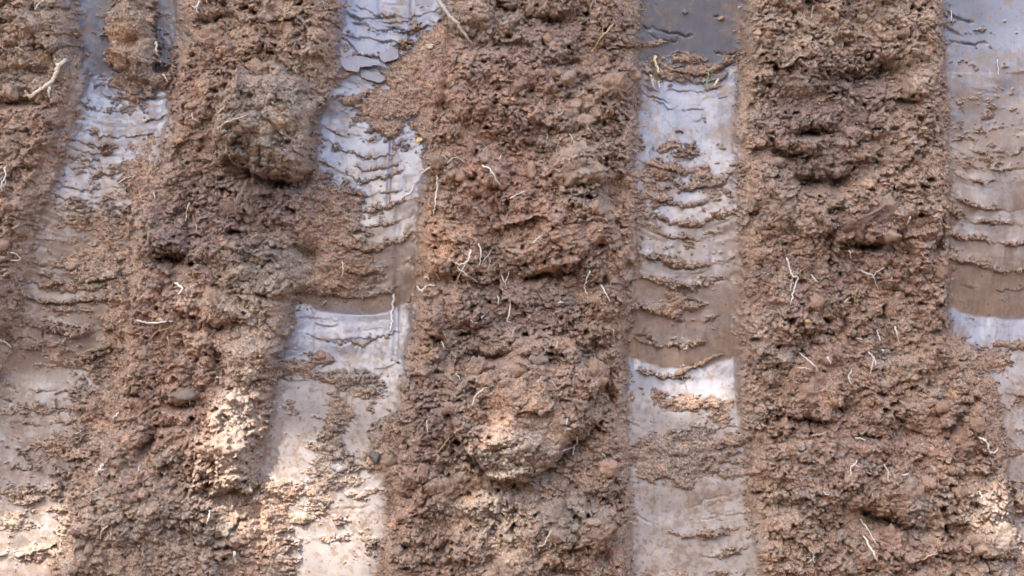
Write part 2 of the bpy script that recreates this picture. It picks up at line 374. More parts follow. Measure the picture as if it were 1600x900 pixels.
# soil left in the grooves
cov = np.zeros_like(U)
for (cu, cv, ru, rv, st) in COVER:
    i0, i1 = np.searchsorted(ua, (cu - ru * 2.4 - 20, cu + ru * 2.4 + 20))
    j0, j1 = np.searchsorted(va, (cv - rv * 2.4 - 20, cv + rv * 2.4 + 20))
    m = (slice(j0, j1), slice(i0, i1))
    if i1 > i0 and j1 > j0:
        rr = ((UW[m] - cu) / ru) ** 2 + ((VW[m] - cv) / rv) ** 2
        cov[m] = np.maximum(cov[m], st * np.exp(-rr * .75))
covn = fbm(U / 24, V / 15, 6, 101, .8) * 1.15 * (.3 + .7 * sharp)
g_amount = np.array([.2, .04, .0, .0, .03, .2], np.float32)[gid]
edge_soil = .3 * np.exp(-np.maximum(din, 0) / 5)
cfield = cov + .95 * covn + g_amount + edge_soil + (.35 + .35 * sstep(200, 300, V) + .25 * sstep(600, 640, V)) * lip * (0.6 + fbm(U / 8, V / 8, 3, 105)) + .05
cover = sstep(.48, .62, cfield)
thick = np.clip(cfield - .48, 0, 1.6)
groove_h = floor_h + cover * (1.2 + 5 * thick + (det * .42 + rough * .45 + pits * .3) * np.clip(.35 + thick * .8, 0, 1.2)) + macro * cover * .6 + chunk * cover * .35
groove_h += lip * np.clip(fbm(U / 7, V / 6, 3, 111, .6), -.2, 1) * 3 * (1 - cover) * sstep(250, 330, V)
# scratches dragged down the clay by stones
strk = gnoise(U / 3.2 + wu * .02, V / 260, 121) * .35 + gnoise(U / 9, V / 400, 122) * .6
groove_h += strk * .22 * (1 - cover)
topz = np.where(((gid == 3) & (veff < 108)) | ((gid == 1) & (V < 120)) | ((gid == 4) & (V < 110)), 1.0, 0.0).astype(np.float32)
rip = gnoise(U / 42 + wu * .03, veff / 5.5, 125) * .6 + gnoise(U / 70, veff / 11, 126)
groove_h += rip * .8 * (1 - cover) * sstep(-.1, .4, fbm(U / 90, V / 80, 2, 127) + .3 * (gid == 1)) * (1 - topz) * (1 - .75 * sstep(440, 500, V))
groove_h += fbm(U / 90, V / 80, 2, 128) * 4 * (1 - cover) * (1 - .85 * topz)
for (ul, vt, ub, vb, w, dp) in ((642, -40, 638, 75, 3, 3), (612, 205, 606, 320, 3, 3.5), (622, 320, 618, 560, 5, 3), (1143, 480, 1150, 660, 4, 2.5), (1066, 495, 1064, 570, 2, 1.5), (590, -30, 592, 24, 4, 2)):
    uc = ul + (V - vt) / (vb - vt) * (ub - ul)
    groove_h -= dp * np.exp(-((U - uc) / w) ** 2) * sstep(vt - 12, vt + 6, V) * (1 - sstep(vb - 6, vb + 14, V)) * (1 - cover)

CRACKS = [
    [(1006, 33), (1014, 39), (1023, 40), (1024, 36), (1030, 41), (1045, 43), (1060, 44), (1075, 50), (1087, 47)], [(1018, 46), (1030, 55), (1045, 57), (1060, 59), (1064, 52)],
    [(1064, 75), (1074, 78), (1086, 77), (1092, 76)], [(1036, 97), (1048, 101), (1066, 99), (1080, 96), (1092, 87)], [(1122, 76), (1138, 78), (1152, 79), (1160, 73)], [(1120, 18), (1130, 20)], [(1140, 88), (1150, 84), (1158, 78)],
    [(540, 17), (555, 23), (572, 26), (590, 22), (612, 21), (640, 25)], [(646, 26), (660, 17), (678, 14), (690, 17)], [(548, 32), (566, 34), (578, 41), (598, 43), (614, 39), (636, 46)], [(650, 44), (665, 38), (676, 36)], [(536, 52), (556, 58), (574, 55), (596, 63), (620, 60)],
    [(1480, 35), (1492, 40), (1502, 45), (1514, 51)], [(1488, 12), (1500, 20), (1516, 26), (1532, 29)], [(1492, 58), (1508, 62), (1530, 64), (1555, 61)],
    [(455, 498), (480, 498), (505, 500), (530, 499)], [(555, 516), (575, 514), (595, 511)], [(475, 522), (500, 531), (530, 533), (555, 530), (590, 532)], [(1078, 793), (1092, 787), (1100, 780), (1120, 776), (1150, 768)], [(1108, 800), (1125, 802), (1150, 797)], [(990, 800), (1010, 812), (1024, 818)],
]
for pl in CRACKS:
    pl = np.array(pl, float)
    i0, i1 = np.searchsorted(ua, (pl[:, 0].min() - 14, pl[:, 0].max() + 14))
    j0, j1 = np.searchsorted(va, (pl[:, 1].min() - 14, pl[:, 1].max() + 14))
    w_ = (slice(j0, j1), slice(i0, i1))
    uu_, vv_ = U[w_] + wobf[w_] * 3, V[w_] + wobf[w_] * 3.5 + wob[w_] * 2
    best = np.full(uu_.shape, 1e6)
    for a, b in zip(pl[:-1], pl[1:]):
        ab = b - a
        t = np.clip(((uu_ - a[0]) * ab[0] + (vv_ - a[1]) * ab[1]) / (ab @ ab), 0, 1)
        best = np.minimum(best, (uu_ - a[0] - t * ab[0]) ** 2 + (vv_ - a[1] - t * ab[1]) ** 2)
    mid_ = np.clip(np.minimum(U[w_] - pl[0, 0], pl[-1, 0] - U[w_]) / 12 + .5, .3, 1)
    top_ = pl[0, 1] < 400
    groove_h[w_] -= (8 if top_ else 2.2) * mid_ * np.exp(-best / ((1.35 if top_ else 1.2) * mid_) ** 2) * (.35 + .65 * cgap[w_])
H = ridge_h * (1 - floor_t) + groove_h * floor_t
clay = floor_t * (1 - cover)
soilness = 1 - clay

# position: lumps sag downwards so that they overhang
sag = (detail * (1 - floor_t) + (macro * .5) * (1 - floor_t) + floor_t * lip * 5)
H0 = 50
X = (U - 800) * S
Y = -(H - H0) * S
Z = ZC + (450 - V) * S - np.clip(sag, -16, 34) * .16 * S
X = X + (gnoise(U / 9, V / 9, 131) * 1.6 * sharp * soilness * (1 - floor_t)) * S

# ------------------------------------------------------------------ colours of the earth with some sunlight and reflections painted in
C_BROWN = np.array((.235, .145, .098))
C_RED = np.array((.258, .140, .092))
C_TAN = np.array((.300, .215, .150))
C_DARK = np.array((.105, .070, .056))
C_PURP = np.array((.165, .108, .092))
C_ORNG = np.array((.380, .205, .110))
C_GREY = np.array((.205, .170, .140))
C_PALE = np.array((.340, .262, .200))  # pale soil, and the sunlit tone painted into the sun patches
TINTS = [  # (u, v, ru, rv, colour, strength); some pale ones paint sunlight into the sun patches
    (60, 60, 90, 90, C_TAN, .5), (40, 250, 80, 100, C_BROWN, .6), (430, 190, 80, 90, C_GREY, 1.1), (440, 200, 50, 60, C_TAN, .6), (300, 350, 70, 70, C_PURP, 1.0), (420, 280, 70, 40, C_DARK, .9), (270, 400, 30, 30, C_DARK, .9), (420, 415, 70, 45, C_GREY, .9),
    (390, 500, 60, 60, C_TAN, .7), (380, 650, 40, 110, C_PALE, .7), (440, 320, 90, 40, C_PURP, .8), (330, 110, 60, 80, C_BROWN, .5), (400, 80, 80, 50, C_ORNG, .35), (290, 120, 30, 60, C_RED, .6), (280, 600, 70, 90, C_RED, .6),
    (250, 500, 60, 60, C_RED, .55), (780, 120, 120, 100, C_RED, .8), (880, 60, 60, 60, C_PURP, .8), (900, 290, 40, 40, C_GREY, 1.1), (800, 290, 110, 70, C_RED, .9), (690, 385, 50, 40, C_ORNG, .9), (870, 370, 80, 50, C_RED, .8),
    (900, 220, 60, 60, C_PALE, .4), (800, 480, 110, 70, C_PURP, .6), (830, 610, 90, 80, C_RED, .4), (810, 640, 90, 80, C_PALE, .45), (790, 640, 40, 50, C_ORNG, .5), (780, 700, 60, 30, C_GREY, .9), (690, 660, 60, 80, C_PURP, .7), (780, 800, 60, 80, C_PALE, .6), (880, 790, 60, 40, C_GREY, .8), (660, 830, 50, 60, C_BROWN, .6),
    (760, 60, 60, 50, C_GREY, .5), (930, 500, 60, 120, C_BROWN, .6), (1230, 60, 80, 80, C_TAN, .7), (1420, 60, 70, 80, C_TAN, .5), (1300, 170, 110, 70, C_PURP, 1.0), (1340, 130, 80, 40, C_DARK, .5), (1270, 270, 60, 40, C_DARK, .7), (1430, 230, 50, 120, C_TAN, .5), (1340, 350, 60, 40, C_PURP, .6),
    (1220, 320, 50, 40, C_TAN, .5), (1400, 400, 100, 80, C_RED, .45), (1260, 450, 90, 80, C_PURP, .4), (1280, 600, 60, 60, C_RED, .5), (1450, 680, 90, 60, C_RED, .6), (1350, 700, 60, 60, C_PURP, .6), (1560, 820, 60, 70, C_PALE, .6), (1480, 600, 60, 60, C_BROWN, .5), (1300, 820, 100, 60, C_BROWN, .4), (1220, 800, 50, 100, C_TAN, .5),
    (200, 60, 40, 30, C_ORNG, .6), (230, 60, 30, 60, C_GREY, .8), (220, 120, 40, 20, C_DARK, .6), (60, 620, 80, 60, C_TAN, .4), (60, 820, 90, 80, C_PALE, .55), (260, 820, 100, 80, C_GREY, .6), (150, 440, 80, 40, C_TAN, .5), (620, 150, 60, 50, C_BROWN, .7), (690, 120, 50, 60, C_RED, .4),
    (550, 590, 60, 30, C_GREY, .9), (530, 720, 40, 50, C_GREY, .9), (1060, 715, 70, 40, C_GREY, .8), (1060, 250, 80, 60, C_RED, .4), (1560, 620, 60, 80, C_BROWN, .8), (520, 390, 60, 60, C_BROWN, .8),
]
base = np.zeros(U.shape + (3,), np.float32) + C_BROWN.astype(np.float32)


def blend(w, c):
    global base
    w = np.clip(w, 0, 1)[..., None].astype(np.float32)
    base = base * (1 - w) + c.astype(np.float32) * w


n1 = fbm(U / 70, V / 70, 4, 141, .6)
n2 = fbm(U / 26, V / 22, 4, 145, .6) * (.2 + .8 * sharp)
n3 = fbm(U / 9, V / 8, 3, 149, .6) * sharp
n4 = fbm(U / 45, V / 40, 4, 153, .6)
blend(sstep(.05, .5, n1) * .5, C_RED)
blend(sstep(.1, .4, fbm(U / 60, V / 55, 3, 191)) * .6, C_GREY)
blend(sstep(.15, .45, fbm(U / 48, V / 44, 3, 193)) * .6, C_DARK * 1.25)
blend(sstep(.05, .4, n4) * .75, C_TAN)
for (cu, cv, ru, rv, c, st) in TINTS:
    i0, i1 = np.searchsorted(ua, (cu - ru * 2.3 - 20, cu + ru * 2.3 + 20))
    j0, j1 = np.searchsorted(va, (cv - rv * 2.3 - 20, cv + rv * 2.3 + 20))
    w_ = (slice(j0, j1), slice(i0, i1))
    m = np.exp(-(((UW[w_] - cu) / ru) ** 2 + ((VW[w_] - cv) / rv) ** 2)) * st * (1 + .8 * n2[w_])
    m = np.clip(m, 0, .92)[..., None]
    base[w_] = base[w_] * (1 - m) + c.astype(np.float32) * m
blend(sstep(.12, .45, n2) * .5, C_ORNG)
blend(sstep(.1, .45, -n2 + .3 * n1) * .5, C_PURP)
blend(sstep(.25, .5, n3) * .45, C_TAN)
blend(sstep(.22, .5, -n3) * .45, C_DARK)
blend(sstep(.3, .5, gnoise(U / 13, V / 11, 157)) * .45, C_GREY)
lum_ = base.mean(-1, keepdims=True)
base = np.clip((lum_ + (base - lum_) * .84) * np.array((1.5, 1.52, 1.53), np.float32), 0, .62)
# ground-up powder on the cut side walls is smooth and tan
wallz = np.exp(-((din + 5) / 9) ** 2)
blend(np.maximum(wallz * .12, wall_smooth * .35), np.array((.315, .212, .148)))

# clay: sky and dark reflections painted into the grey top, pinker lower down; brown film smeared over parts of it
CL_BLUE = np.array((.190, .198, .262))  # lilac-grey clay with the blue of the reflected sky put into it
CL_PINK = np.array((.340, .297, .276))
CL_DARK = np.array((.118, .120, .146))  # grey clay darkened by a painted-in dark reflection
CL_TAN = np.array((.285, .235, .215))
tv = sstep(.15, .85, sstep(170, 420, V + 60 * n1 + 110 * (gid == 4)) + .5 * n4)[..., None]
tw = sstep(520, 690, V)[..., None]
tv = tv * (1 - .75 * (sstep(470, 490, V) * (1 - sstep(540, 620, V)) * (gid == 2) + sstep(555, 575, V) * (1 - sstep(600, 640, V)) * (gid == 3) + sstep(480, 495, V) * (1 - sstep(530, 570, V)) * (gid == 4)))[..., None]  # blue sky reflection painted into the clay just below the creases
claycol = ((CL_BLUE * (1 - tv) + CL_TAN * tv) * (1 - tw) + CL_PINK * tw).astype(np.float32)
dk = ((gid == 3) * (1 - sstep(96, 116, veff + 5 * n2)) + (gid == 4) * .55 * (1 - sstep(50, 110, veff)) * (1 - sstep(-.4, .3, uuF)) + (gid == 1) * .7 * (1 - sstep(105, 125, V)))[..., None]  # grey groove tops, with the dark reflection of the tilted clay painted in
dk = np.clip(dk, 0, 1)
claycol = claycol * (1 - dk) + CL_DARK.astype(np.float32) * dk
FILM = [
    [(-1200, .5), (2100, .5)],
    [(-1200, .3), (115, .1), (180, .3), (230, .5), (300, .85), (350, 1.2), (580, 1.2), (606, .75), (700, .75), (900, .8), (2100, .6)],
    [(-1200, .1), (100, .1), (140, .45), (230, .4), (300, .3), (330, .55), (400, .8), (480, 1.0), (492, .0), (560, .25), (900, .35), (2100, .3)],
    [(-1200, .05), (110, .05), (125, .2), (160, .42), (240, .62), (360, .78), (460, .9), (566, 1.0), (578, .05), (650, .4), (900, .45), (2100, .3)],
    [(-1200, .05), (70, .05), (80, .5), (115, .9), (200, 1.05), (260, .9), (330, 1.0), (420, 1.05), (488, 1.1), (502, .2), (560, .5), (620, .6), (900, .8), (2100, .4)],
    [(-1200, .5), (2100, .5)],
]
film = np.zeros_like(U)
for g, k in enumerate(FILM):
    k = np.array(k, float)
    film = np.where(gid == g, np.interp(veff + strk * 7 + 6 * n2 + 9 * n1, k[:, 0], k[:, 1]), film)
nz1 = fbm(U / 34, V / 40, 5, 161, .65) / .24
nz2 = fbm(U / 9, V / 9, 3, 163, .7) / .26
nz3 = fbm(U / 90, V / 110, 2, 165) / .3
film = film + .3 * lip + .8 * np.exp(-np.maximum(din, 0) / 6)
film_raw = film
film = sstep(-.7, 1.5, 1.8 * (film - .5) + .55 * nz1 + .42 * nz2 + .3 * nz3 + .5 * strk)
lace = sstep(.15, .5, .75 * nz2 + .55 * nz1 + .45 * nz3 + 1.0 * (film_raw - .65))
dust = sstep(.5, 1.2, fbm(U / 19, V / 13, 5, 167, .65) / .23 + .6 * (film_raw - .7))
film = np.clip(np.maximum.reduce([film, lace * .9, dust * .7]), 0, 1)
# how wet the clay is: shiny where freshly cut, matt and dry towards the foot of the bank
wet = clay * np.clip((1 - .6 * sstep(520, 700, V + 40 * n1)) * (1 - .45 * film) + .25 * n4, 0, 1) * (1 - .6 * dk[..., 0])


# ------------------------------------------------------------------ materials
def mat(name):
    m = bpy.data.materials.new(name)
    m.use_nodes = True
    return m, m.node_tree.nodes, m.node_tree.links, m.node_tree.nodes['Principled BSDF']


def nd(nodes, t, **kw):
    n = nodes.new(t)
    for k, v in kw.items():
        setattr(n, k, v)
    return n


def earth_material():
    m, N, K, P = mat('earth')
    col = nd(N, 'ShaderNodeAttribute', attribute_name='pigment')
    cl = nd(N, 'ShaderNodeAttribute', attribute_name='clay')
    fl = nd(N, 'ShaderNodeAttribute', attribute_name='film')
    we = nd(N, 'ShaderNodeAttribute', attribute_name='wet')
    cc = nd(N, 'ShaderNodeAttribute', attribute_name='clay_pigment')
    geo = nd(N, 'ShaderNodeNewGeometry')
    # soil: fine grain of lighter and darker specks
    gr = nd(N, 'ShaderNodeTexNoise')
    gr.inputs['Scale'].default_value = 480
    gr.inputs['Detail'].default_value = 4
    gr.inputs['Roughness'].default_value = .72
    K.new(geo.outputs['Position'], gr.inputs['Vector'])
    grr = nd(N, 'ShaderNodeMapRange')
    grr.inputs['From Min'].default_value = .3
    grr.inputs['From Max'].default_value = .7
    grr.inputs['To Min'].default_value = .30
    grr.inputs['To Max'].default_value = 1.9
    K.new(gr.outputs['Fac'], grr.inputs['Value'])
    vm = nd(N, 'ShaderNodeVectorMath', operation='SCALE')
    K.new(col.outputs['Color'], vm.inputs[0])
    K.new(grr.outputs['Result'], vm.inputs['Scale'])
    wv_ = nd(N, 'ShaderNodeTexVoronoi')
    wv_.inputs['Scale'].default_value = 170
    K.new(geo.outputs['Position'], wv_.inputs['Vector'])
    wr = nd(N, 'ShaderNodeMapRange')
    wr.inputs['From Min'].default_value = .10
    wr.inputs['From Max'].default_value = .17
    wr.inputs['To Min'].default_value = .55
    wr.inputs['To Max'].default_value = 0
    K.new(wv_.outputs['Distance'], wr.inputs['Value'])
    wm = nd(N, 'ShaderNodeMix', data_type='RGBA')
    K.new(wr.outputs['Result'], wm.inputs['Factor'])
    K.new(vm.outputs[0], wm.inputs['A'])
    wm.inputs['B'].default_value = (.62, .55, .50, 1)
    # clay: vertical drag streaks
    mp = nd(N, 'ShaderNodeMapping')
    mp.inputs['Scale'].default_value = (360, 30, 10)
    K.new(geo.outputs['Position'], mp.inputs['Vector'])
    st = nd(N, 'ShaderNodeTexNoise')
    st.inputs['Scale'].default_value = 1
    st.inputs['Detail'].default_value = 5
    st.inputs['Roughness'].default_value = .6
    K.new(mp.outputs[0], st.inputs['Vector'])
    blot = nd(N, 'ShaderNodeTexNoise')
    blot.inputs['Scale'].default_value = 60
    blot.inputs['Detail'].default_value = 5
    blot.inputs['Roughness'].default_value = .65
    K.new(geo.outputs['Position'], blot.inputs['Vector'])
    sb = nd(N, 'ShaderNodeMath', operation='ADD')
    sth = nd(N, 'ShaderNodeMapRange')
    sth.inputs['To Min'].default_value = .3
    sth.inputs['To Max'].default_value = .7
    K.new(st.outputs['Fac'], sth.inputs['Value'])
    K.new(sth.outputs['Result'], sb.inputs[0])
    K.new(blot.outputs['Fac'], sb.inputs[1])
    sr = nd(N, 'ShaderNodeMapRange')
    sr.inputs['From Min'].default_value = .75
    sr.inputs['From Max'].default_value = 1.25
    sr.inputs['To Min'].default_value = .78
    sr.inputs['To Max'].default_value = 1.2
    K.new(sb.outputs[0], sr.inputs['Value'])
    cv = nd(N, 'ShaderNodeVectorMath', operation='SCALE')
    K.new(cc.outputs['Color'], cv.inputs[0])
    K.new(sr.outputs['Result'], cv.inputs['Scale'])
    # film of brown slurry over the clay, streaky
    fa = nd(N, 'ShaderNodeMath', operation='MULTIPLY_ADD')
    K.new(st.outputs['Fac'], fa.inputs[0])
    fa.inputs[1].default_value = .35
    fa.inputs[2].default_value = -.175
    fb = nd(N, 'ShaderNodeMath', operation='ADD', use_clamp=True)
    K.new(fa.outputs[0], fb.inputs[0])
    K.new(fl.outputs['Fac'], fb.inputs[1])
    fc = nd(N, 'ShaderNodeMath', operation='MULTIPLY')
    K.new(fb.outputs[0], fc.inputs[0])
    fc.inputs[1].default_value = .92
    mf = nd(N, 'ShaderNodeMix', data_type='RGBA')
    K.new(fc.outputs[0], mf.inputs['Factor'])
    K.new(cv.outputs[0], mf.inputs['A'])
    fcx = nd(N, 'ShaderNodeMix', data_type='RGBA')
    fcx.inputs['A'].default_value = (.150, .108, .083, 1)
    fcx.inputs['B'].default_value = (.300, .200, .140, 1)
    fbr = nd(N, 'ShaderNodeMapRange')
    fbr.inputs['From Min'].default_value = .8
    fbr.inputs['From Max'].default_value = 1.2
    K.new(sb.outputs[0], fbr.inputs['Value'])
    K.new(fbr.outputs['Result'], fcx.inputs['Factor'])
    K.new(fcx.outputs['Result'], mf.inputs['B'])
    # small dark specks pressed into the clay
    vo = nd(N, 'ShaderNodeTexVoronoi')
    vo.inputs['Scale'].default_value = 130
    K.new(geo.outputs['Position'], vo.inputs['Vector'])
    vs = nd(N, 'ShaderNodeMapRange')
    vs.inputs['From Min'].default_value = .0
    vs.inputs['From Max'].default_value = .05
    vs.inputs['To Min'].default_value = .6
    vs.inputs['To Max'].default_value = 0
    vd = nd(N, 'ShaderNodeMath', operation='MULTIPLY_ADD')
    K.new(blot.outputs['Fac'], vd.inputs[0])
    vd.inputs[1].default_value = -.75
    K.new(vo.outputs['Distance'], vd.inputs[2])
    ve_ = nd(N, 'ShaderNodeMath', operation='ADD')
    K.new(vd.outputs[0], ve_.inputs[0])
    ve_.inputs[1].default_value = .29
    K.new(ve_.outputs[0], vs.inputs['Value'])
    ms = nd(N, 'ShaderNodeMix', data_type='RGBA')
    K.new(vs.outputs['Result'], ms.inputs['Factor'])
    K.new(mf.outputs['Result'], ms.inputs['A'])
    ms.inputs['B'].default_value = (.09, .06, .045, 1)
    mx = nd(N, 'ShaderNodeMix', data_type='RGBA')
    K.new(cl.outputs['Fac'], mx.inputs['Factor'])
    K.new(wm.outputs['Result'], mx.inputs['A'])
    K.new(ms.outputs['Result'], mx.inputs['B'])
    K.new(mx.outputs['Result'], P.inputs['Base Color'])
    # gloss: wet smeared clay shines, film less, soil hardly
    ra = nd(N, 'ShaderNodeMapRange')
    ra.inputs['To Min'].default_value = .62
    ra.inputs['To Max'].default_value = .34
    K.new(we.outputs['Fac'], ra.inputs['Value'])
    rs = nd(N, 'ShaderNodeMapRange')
    rs.inputs['From Min'].default_value = .35
    rs.inputs['From Max'].default_value = .65
    rs.inputs['To Min'].default_value = .62
    rs.inputs['To Max'].default_value = .95
    K.new(gr.outputs['Fac'], rs.inputs['Value'])
    rm = nd(N, 'ShaderNodeMix', data_type='FLOAT')
    K.new(cl.outputs['Fac'], rm.inputs['Factor'])
    K.new(rs.outputs['Result'], rm.inputs['A'])
    K.new(ra.outputs['Result'], rm.inputs['B'])
    K.new(rm.outputs['Result'], P.inputs['Roughness'])
    sp = nd(N, 'ShaderNodeMapRange')
    sp.inputs['To Min'].default_value = .35
    sp.inputs['To Max'].default_value = 1.0
    K.new(we.outputs['Fac'], sp.inputs['Value'])
    K.new(sp.outputs['Result'], P.inputs['Specular IOR Level'])
    K.new(we.outputs['Fac'], P.inputs['Coat Weight'])
    P.inputs['Coat Roughness'].default_value = .3
    # relief
    hm = nd(N, 'ShaderNodeMix', data_type='FLOAT')
    K.new(cl.outputs['Fac'], hm.inputs['Factor'])
    K.new(gr.outputs['Fac'], hm.inputs['A'])
    sh = nd(N, 'ShaderNodeMath', operation='MULTIPLY')
    K.new(sb.outputs[0], sh.inputs[0])
    sh.inputs[1].default_value = .04
    K.new(sh.outputs[0], hm.inputs['B'])
    b1 = nd(N, 'ShaderNodeBump')
    b1.inputs['Distance'].default_value = .0016
    b1.inputs['Strength'].default_value = .9
    K.new(hm.outputs['Result'], b1.inputs['Height'])
    K.new(b1.outputs[0], P.inputs['Normal'])
    return m


def simple(name, colour, rough=.6, var=.3, scale=300, spec=.4, bump=.0005):
    m, N, K, P = mat(name)
    tc = nd(N, 'ShaderNodeNewGeometry')
    n = nd(N, 'ShaderNodeTexNoise')
    n.inputs['Scale'].default_value = scale
    n.inputs['Detail'].default_value = 5
    K.new(tc.outputs['Position'], n.inputs['Vector'])
    r = nd(N, 'ShaderNodeMapRange')
    r.inputs['From Min'].default_value = .3
    r.inputs['From Max'].default_value = .7
    r.inputs['To Min'].default_value = 1 - var
    r.inputs['To Max'].default_value = 1 + var
    K.new(n.outputs['Fac'], r.inputs['Value'])
    v = nd(N, 'ShaderNodeVectorMath', operation='SCALE')
    v.inputs[0].default_value = colour
    K.new(r.outputs['Result'], v.inputs['Scale'])
    K.new(v.outputs[0], P.inputs['Base Color'])
    P.inputs['Roughness'].default_value = rough
    P.inputs['Specular IOR Level'].default_value = spec
    b = nd(N, 'ShaderNodeBump')
    b.inputs['Distance'].default_value = bump
    b.inputs['Strength'].default_value = .7
    K.new(n.outputs['Fac'], b.inputs['Height'])
    K.new(b.outputs[0], P.inputs['Normal'])
    return m


def crumb_material():
    m, N, K, P = mat('loose_soil')
    a = nd(N, 'ShaderNodeAttribute', attribute_name='pigment')
    geo = nd(N, 'ShaderNodeNewGeometry')
    n = nd(N, 'ShaderNodeTexNoise')
    n.inputs['Scale'].default_value = 500
    n.inputs['Detail'].default_value = 6
    n.inputs['Roughness'].default_value = .7
    K.new(geo.outputs['Position'], n.inputs['Vector'])
    r = nd(N, 'ShaderNodeMapRange')
    r.inputs['From Min'].default_value = .3
    r.inputs['From Max'].default_value = .7
    r.inputs['To Min'].default_value = .65
    r.inputs['To Max'].default_value = 1.35
    K.new(n.outputs['Fac'], r.inputs['Value'])
    v = nd(N, 'ShaderNodeVectorMath', operation='SCALE')
    K.new(a.outputs['Color'], v.inputs[0])
    K.new(r.outputs['Result'], v.inputs['Scale'])
    K.new(v.outputs[0], P.inputs['Base Color'])
    P.inputs['Roughness'].default_value = .85
    P.inputs['Specular IOR Level'].default_value = .35
    b = nd(N, 'ShaderNodeBump')
    b.inputs['Distance'].default_value = .0014
    b.inputs['Strength'].default_value = .9
    K.new(n.outputs['Fac'], b.inputs['Height'])
    K.new(b.outputs[0], P.inputs['Normal'])
    return m


EARTH = earth_material()
LOOSE = crumb_material()


# ------------------------------------------------------------------ mesh helpers
def mesh_from(name, verts, faces, smooth=True):
    verts = np.asarray(verts, np.float32)
    faces = np.asarray(faces, np.int32)
    k = faces.shape[1]
    me = bpy.data.meshes.new(name)
    me.vertices.add(len(verts))
    me.vertices.foreach_set('co', verts.ravel())
    me.loops.add(faces.size)
    me.loops.foreach_set('vertex_index', faces.ravel())
    me.polygons.add(len(faces))
    me.polygons.foreach_set('loop_start', np.arange(0, faces.size, k, dtype=np.int32))
    me.polygons.foreach_set('loop_total', np.full(len(faces), k, np.int32))
    me.update(calc_edges=True)
    me.polygons.foreach_set('use_smooth', np.full(len(faces), smooth))
    me.validate()
    return me


def add_attr(me, name, data):
    data = np.asarray(data, np.float32)
    if data.ndim == 2:
        a = me.attributes.new(name, 'FLOAT_COLOR', 'POINT')
        d = np.ones((len(data), 4), np.float32)
        d[:, :3] = data
        a.data.foreach_set('color', d.ravel())
    else:
        a = me.attributes.new(name, 'FLOAT', 'POINT')
        a.data.foreach_set('value', data.ravel())


def link(name, me, material, parent=None, label=None, cat=None, group=None, kind=None, loc=None):
    o = bpy.data.objects.new(name, me)
    COL.objects.link(o)
    if material is not None and me is not None and not me.materials:
        me.materials.append(material)
    if parent is not None:
        o.parent = parent
    if loc is not None:
        o.location = loc
    for k, v in (('label', label), ('category', cat), ('group', group), ('kind', kind)):
        if v:
            o[k] = v
    return o


# ------------------------------------------------------------------ split the face into ridges and grooves
P3 = np.stack([X, Y, Z], -1).reshape(-1, 3).astype(np.float32)
idx = np.arange(NU * NV).reshape(NV, NU)
quads = np.stack([idx[:-1, :-1], idx[1:, :-1], idx[1:, 1:], idx[:-1, 1:]], -1).reshape(-1, 4)


def fc(a):
    return (.25 * (a[:-1, :-1] + a[1:, :-1] + a[1:, 1:] + a[:-1, 1:])).ravel()


f_din, f_cov = fc(din), fc(cover)
cc_all = np.stack([c[:, 0] for c in centres])                     # groove centres by row
reg = np.zeros(U.shape, np.int32)
for c in centres:
    reg += (U >= c)
f_reg = reg[:-1, :-1].ravel()
f_gid = gid[:-1, :-1].ravel()
in_groove = f_din > -7
A_wet = wet.ravel()
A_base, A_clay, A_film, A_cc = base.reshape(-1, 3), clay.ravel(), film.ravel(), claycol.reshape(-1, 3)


def patch(name, mask, **kw):
    q = quads[mask]
    ids, inv = np.unique(q, return_inverse=True)
    me = mesh_from(name, P3[ids], inv.reshape(-1, 4))
    add_attr(me, 'pigment', A_base[ids])
    add_attr(me, 'clay', A_clay[ids])
    add_attr(me, 'film', A_film[ids])
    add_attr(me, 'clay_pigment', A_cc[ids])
    add_attr(me, 'wet', A_wet[ids])
    return link(name, me, EARTH, **kw)


GROOVE_LABEL = [
    'brown scraped tooth groove beyond the left edge of the bank',
    'leftmost slanting tooth groove, mostly browned, with bluish grey clay only near its top',
    'second groove from left, bluish smeared clay interrupted by a broad spill of soil',
    'straight third groove with dark grey top, bluish middle and pale pinkish foot',
    'rightmost groove of the picture with stacked brown ledges above a bright lilac patch',
    'brown scraped tooth groove beyond the right edge of the bank',
]
RIDGE_LABEL = [
    'rough soil face beyond the far left groove',
    'rough brown soil ridge at the left border with a thick pale root',
    'rough soil ridge between the leftmost slanting groove and the second groove',
    'reddish crumbly soil ridge between second and third grooves with a large bulging clod',
    'brown crumbly soil ridge between third and rightmost grooves with dark hollows',
    'rough soil ridge beyond the right border groove',
    'rough soil face beyond the far right groove',
]
ridges, grooves = [], []
for r_ in range(7):
    ridges.append(patch('soil_ridge', (~in_groove) & (f_reg == r_), label=RIDGE_LABEL[r_], kind='structure'))
for g in range(6):
    ig = in_groove & (f_gid == g)
    cr = (f_cov > .5) & (f_din > 1)
    go = patch('clay_groove', ig & ~cr, label=GROOVE_LABEL[g], kind='structure')
    grooves.append(go)
    patch('soil_crust', ig & cr, parent=go, label='crumbly brown soil left lying on the smeared clay')


